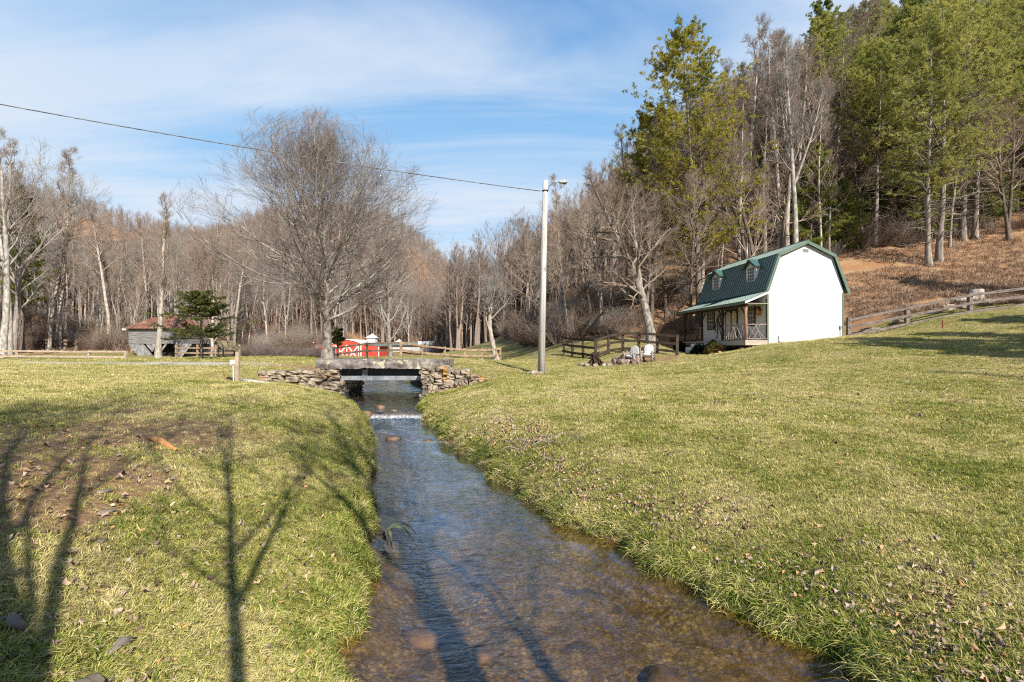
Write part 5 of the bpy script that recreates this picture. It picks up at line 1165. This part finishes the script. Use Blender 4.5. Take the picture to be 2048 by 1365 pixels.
g = bare_tree(26, 20, .17, .5, 16, 3.0, 6, 6, 5, .6, .16, .02, twr=.008); tree_obj('tulip_tree', g[0], g[1], M['bark_pale'], M['twig_red'], on(1478, 39, -.2), 'slender straight pale trunk with narrow reddish crown behind the house roof', 'tree')
g = bare_tree(27, 13.5, .32, .22, 24, 5.0, 7, 6, 4, 1.15, .03, .06, lean=(-.22, .05), fork=1, twr=.009); tree_obj('leaning_tree', g[0], g[1], M['bark_lichen'], M['twig'], on(1305, 32.5, -.2), 'thick grey trunk leaning over the fence with long bare drooping limbs', 'tree')
g = bare_tree(28, 7, .3, .55, 10, 3.0, 5, 6, 4, 1.0, .05, .14, 'round', fork=2, twr=.009); tree_obj('gnarled_tree', g[0], g[1], M['bark'], M['twig_grey'], on(992, 46, -.1), 'gnarled reddish broken trunk with twisted limbs at the end of the tan fence', 'tree')
g = pine(31, 23.2, .25, .22, 6.0, 34, 5, 1.3, .48, dead=16, per=10, ln=.22, wd=.02, droop=.05); tree_obj('pine_tree', g[0], g[1], M['bark_dark'], M['bark_dark'], on(1398, 38, -.2), 'golden green pine standing tallest against the sky behind the porch', 'tree', None, g[2], M['pine_gold'])
g = pine(32, 17.5, .2, .25, 4.6, 26, 5, 1.2, .6, dead=14, per=11, ln=.22, wd=.02); tree_obj('pine_tree', g[0], g[1], M['bark_dark'], M['bark_dark'], on(1290, 44, -.2), 'olive green pine beside the tall golden one, lower and darker', 'tree', None, g[2], M['pine_gold'])
for (u, Y, sd, Ht, lab, L1) in ((1858, 38.5, 41, 17, 'slim pale trunked pine, foremost of the pair on the brown bank', 3.4), (1878, 39, 42, 20, 'twin trunked pine with ragged grey bark on the brown bank', 4.6), (1925, 44, 43, 22, 'tall pine with sweeping limbs standing behind the twin trunked pine', 5.2)):
    g = pine(sd, Ht+1, .22+.03*(sd-41), .30, L1*1.25, 22, 5, .9, .45, dead=24, per=11, ln=.20, wd=.016, lean=(.03*(sd-42), 0)); tree_obj('pine_tree', g[0], g[1], M['pine_trunk'], M['pine_trunk'], on(u, Y, -.2), lab, 'tree', None, g[2], M['pine_light'])
g = pine(45, 19, .23, .3, 3.8, 24, 5, .9, .6, dead=8); tree_obj('pine_tree', g[0], g[1], M['bark_dark'], M['bark_dark'], on(45, 56, -.2), 'single dark pine among the bare trees at the edge of the left wood', 'tree', None, g[2], M['pine_green'])

def spread(n, gen, mind, tries=40):
    """rejection sampling with a minimum distance"""
    out = []
    for _ in range(n*tries):
        if len(out) >= n: break
        p = gen()
        if p is None: continue
        if all((p[0]-q[0])**2+(p[1]-q[1])**2 > mind*mind for q in out): out.append(p)
    return out
rr = random.Random(12)
def zone(u0, u1, Y0, Y1, lm=.5):
    def f():
        u = rr.uniform(u0, u1); Y = Y0+(Y1-Y0)*rr.random()**1.0; x = xat(u, Y)
        if 690 < u < 875 and Y < 118: return None
        if float(litter_mask(np.array([x]), np.array([Y]))[0]) < lm: return None
        return (x, Y)
    return f
def wood(n, gen, mind, kinds, s0, s1, label, group):
    for (x, y) in spread(n, gen, mind):
        k = rr.choice(kinds); put(k, (x, y, hz(x, y)-.15), rr.uniform(s0, s1), label[k[:-1]] if isinstance(label, dict) else label, group)
wood(150, zone(-330, 520, 58, 104), 2.0, ['tall0', 'tall1', 'tall2', 'slim0', 'slim1', 'round0'], .72, 1.0,
     {'tall': 'tall straight bare tree in the wood on the hillside beyond the left field', 'slim': 'young slim bare tree in the wood on the hillside beyond the left field', 'round': 'spreading bare tree in the wood on the hillside beyond the left field'}, 'bare trees of the left wood')
wood(22, zone(-330, 150, 50, 66, .05), 2.6, ['tall1', 'tall2', 'round1', 'slim1'], 1.05, 1.3, 'big tall bare tree at the front of the left wood behind the rail fence', 'tall trees fronting the left wood')
wood(60, zone(480, 960, 84, 150), 3.0, ['round0', 'round1', 'slim1', 'tall2'], .62, .9,
     {'tall': 'tall bare tree in the grey wood at the end of the valley', 'slim': 'slim bare tree in the grey wood at the end of the valley', 'round': 'round crowned bare tree in the grey wood at the end of the valley'}, 'bare trees at the valley end')
wood(62, zone(930, 1310, 44, 115), 2.2, ['tall1', 'tall2', 'slim0', 'slim1', 'dark0', 'dark1', 'round1'], .62, .88,
     {'tall': 'tall bare tree in the thick wood at the foot of the right hill', 'slim': 'slim bare tree in the thick wood at the foot of the right hill', 'round': 'round bare tree in the thick wood at the foot of the right hill', 'dark': 'dark barked bare tree in the thick wood at the foot of the right hill'}, 'bare trees of the wood behind the pole')
wood(26, zone(1110, 1560, 36, 46), 1.9, ['slim0', 'slim1', 'dark0', 'dark1', 'tall1'], .55, .85,
     {'slim': 'slim bare tree on the leaf covered slope behind the dark fence', 'dark': 'dark barked bare tree on the leaf covered slope behind the dark fence', 'tall': 'tall bare tree on the leaf covered slope behind the dark fence'}, 'bare trees on the slope behind the house')
wood(30, zone(1440, 1680, 41, 62), 1.9, ['slimred', 'slimred', 'tall1', 'slim0', 'dark0'], .95, 1.25,
     {'slim': 'slim bare tree on the hill between the golden pine and the pine stand', 'tall': 'tall bare tree on the hill between the golden pine and the pine stand', 'dark': 'dark barked bare tree on the hill between the golden pine and the pine stand', 'slimre': 'slender bare tree with reddish twigs on the hill behind the white house'}, 'bare trees above the house roof')
wood(56, zone(1640, 2330, 44, 76), 3.1, ['pine0', 'pine1', 'pine2', 'pine0', 'pine1', 'dark0'], .78, 1.08,
     {'pine': 'tall green pine in the dense pine stand on the hill above the house', 'dark': 'dark bare tree inside the pine stand on the hill above the house'}, 'trees of the pine stand')
wood(15, zone(1620, 2330, 43, 52), 2.4, ['young0'], .6, 1.05, 'young low branched pine at the front edge of the pine stand', 'young pines at the edge of the stand')
wood(16, zone(1470, 1680, 52, 74), 2.6, ['pine3'], .62, .8, 'dark pine behind the bare reddish trees above the house', 'dark pines behind the bare trees')
wood(26, zone(1640, 2300, 42, 58), 1.9, ['dark0', 'dark1', 'slim0', 'tall1'], .7, 1.0, {'dark': 'bare dark tree with dead limbs among the pines on the hill', 'slim': 'slim bare tree among the pines on the hill', 'tall': 'tall bare tree with straight trunk among the pines on the hill'}, 'bare trees among the pines')
# pines off to the side whose shadows fall over the upper lawn
for (x, y, k) in ((21.4, 5.3, 'dark0'), (25.4, 8.3, 'young0'), (18.5, 2.0, 'slim0'), (28.5, 9.5, 'young0'), (23.8, 6.4, 'young0'), (31, 9, 'dark1'), (33, 12, 'young0'), (40, 16, 'pine2'), (44, 14, 'pine0')): put(k, (x, y, hz(x, y)-.2), 1.15 if k == 'young0' else .72, 'tree outside the lawn on the bank that shades the upper grass', 'trees on the side bank')

# bare trees behind the viewer: they throw the long shadows over the foreground
sdw = [(1.85, -.75, 9, .10, 51, 2, -.92, .36), (1.0, -1.35, 10, .07, 52, 2, -.13, .42), (1.6, -1.2, 11, .21, 53, 2, .16, .36), (2.9, -1.7, 9, .06, 54, 1, .05, .4), (-2.4, -2.0, 9, .06, 55, 2, 0, .3)]
for (x, y, Ht, r0, sd, fk, lx, f0) in sdw:
    g = bare_tree(sd, Ht, r0, .46, 12, 3.2, 6, 4, 2, .72, .10, .035, 'round', fork=fk, twr=.006, lean=(lx, 0), fk0=f0)
    tree_obj('bare_tree', g[0], g[1], M['bark'], M['twig_grey'], (x, y, hz(x, y)-.1), 'slender bare tree behind the viewpoint casting a shadow over the bank', 'tree', 'trees behind the viewpoint')

# ------------------------------------------------------------------ brush and distant woods
def brush_mesh(seed, n, hgt, sp, wd):
    rg = np.random.default_rng(seed); a = rg.uniform(0, 6.28, n); d = np.stack([np.cos(a)*sp, np.sin(a)*sp, np.ones(n)], -1)*rg.uniform(.5, 1.2, (n, 1))+rg.normal(0, .15, (n, 3))
    P = path(np.stack([np.cos(a)*.25, np.sin(a)*.25, np.zeros(n)-.1], -1)*rg.uniform(0, 1, (n, 1)), d, hgt*rg.uniform(.5, 1.1, n), 5, .02, .16, rg); q = np.full((n, 1), wd)*np.linspace(1, .4, 5)[None]
    B, b = grow(P, q, 5, .25, 1, .7, lambda t, i: hgt*.28+0*t, 3, .03, .15, .7, rg, wd*.55, .5)
    V, f = tubes([(P, q, 3), (B, b, 3)]); return np_mesh('brush', V, [f])
def undergrowth():
    xs, ys = [], []
    def add(n, u0, u1, Y0, Y1, lo=.3):
        y = rng.uniform(Y0, Y1, n); x = xat(rng.uniform(u0, u1, n), y); uu = UC+F*x/y; ok = (litter_mask(x, y) > lo)&~((uu > 690)&(uu < 875)&(y < 116)); xs.append(x[ok]); ys.append(y[ok])
    add(300, -300, 640, 56, 92); add(200, 560, 960, 80, 110); add(260, 900, 1200, 38, 75); add(60, 1060, 1420, 35, 46); add(260, 1400, 2250, 43, 70)
    x = np.concatenate(xs); y = np.concatenate(ys); k = rng.uniform(.6, 1.5, len(x))*np.where(x > 4, .7, 1.0); z = H(x, y)
    scatter('undergrowth', np.stack([x, y, z], -1), np.stack([0*x, 0*x, rng.uniform(0, 6.28, len(x))], -1), np.stack([k, k, k*rng.uniform(.7, 1.2, len(x))], -1), [(brush_mesh(70+q, 70, 2.2, .75, .016), M['brush']) for q in range(3)]+[(brush_mesh(80, 80, 2.6, .6, .016), M['twig_grey']), (brush_mesh(81, 60, 3.2, .5, .018), M['twig'])])
    # fringe of low red brown brush at the field edge
    n = 260; u = rng.uniform(430, 640, n); y = rng.uniform(56, 64, n); x = xat(u, y); k = rng.uniform(.35, .75, n)
    scatter('field_edge_brush', np.stack([x, y, H(x, y)], -1), np.stack([0*x, 0*x, rng.uniform(0, 6.28, n)], -1), np.stack([k, k, k], -1), [(brush_mesh(90+q, 80, 2.2, .5, .018), M['twig_red']) for q in range(2)])
undergrowth()
def far_woods():
    xs, ys = [], []
    n = 6500; y = 95+430*rng.uniform(0, 1, n)**1.25; u = rng.uniform(-420, 1000, n); x = xat(u, y); ok = (litter_mask(x, y) > .3)&((u < 520)|(y > np.where((u > 690)&(u < 880), 119, 100))); xs.append(x[ok]); ys.append(y[ok])
    n = 1700; y = 80+260*rng.uniform(0, 1, n)**1.3; u = rng.uniform(900, 1500, n); x = xat(u, y); xs.append(x); ys.append(y)
    n = 700; y = 72+120*rng.uniform(0, 1, n); u = rng.uniform(1400, 2600, n); x = xat(u, y); xs.append(x); ys.append(y)
    n = 2600; y = rng.uniform(500, 1500, n); u = rng.uniform(500, 1300, n); x = xat(u, y); xs.append(x); ys.append(y)
    x = np.concatenate(xs); y = np.concatenate(ys); z = H(x, y); k = rng.uniform(.7, 1.05, len(x))*np.where(y > 450, 1.3, 1)
    pr = []
    for q in range(4):
        g = bare_tree(500+q, 18, .22, .25 if q < 2 else .42, 18, 4.8, 7, 6, 0, .8, .10, .04, 'round' if q < 2 else 'tall', twr=.020)
        V, f = tubes([g[0][0][:2]+(5,)]+[(a, b, 3) for a, b, c in g[1]]); pr.append((np_mesh('far_tree', V, [f]), M['twig_far']))
    scatter('distant_woods', np.stack([x, y, z-.2], -1), np.stack([0*x, 0*x, rng.uniform(0, 6.28, len(x))], -1), np.stack([k, k, k], -1), pr)
far_woods()
# protos never placed are removed with their parts
for k, (r, used) in protos.items():
    if not used:
        for c in list(r.children): bpy.data.objects.remove(c)
        bpy.data.objects.remove(r)
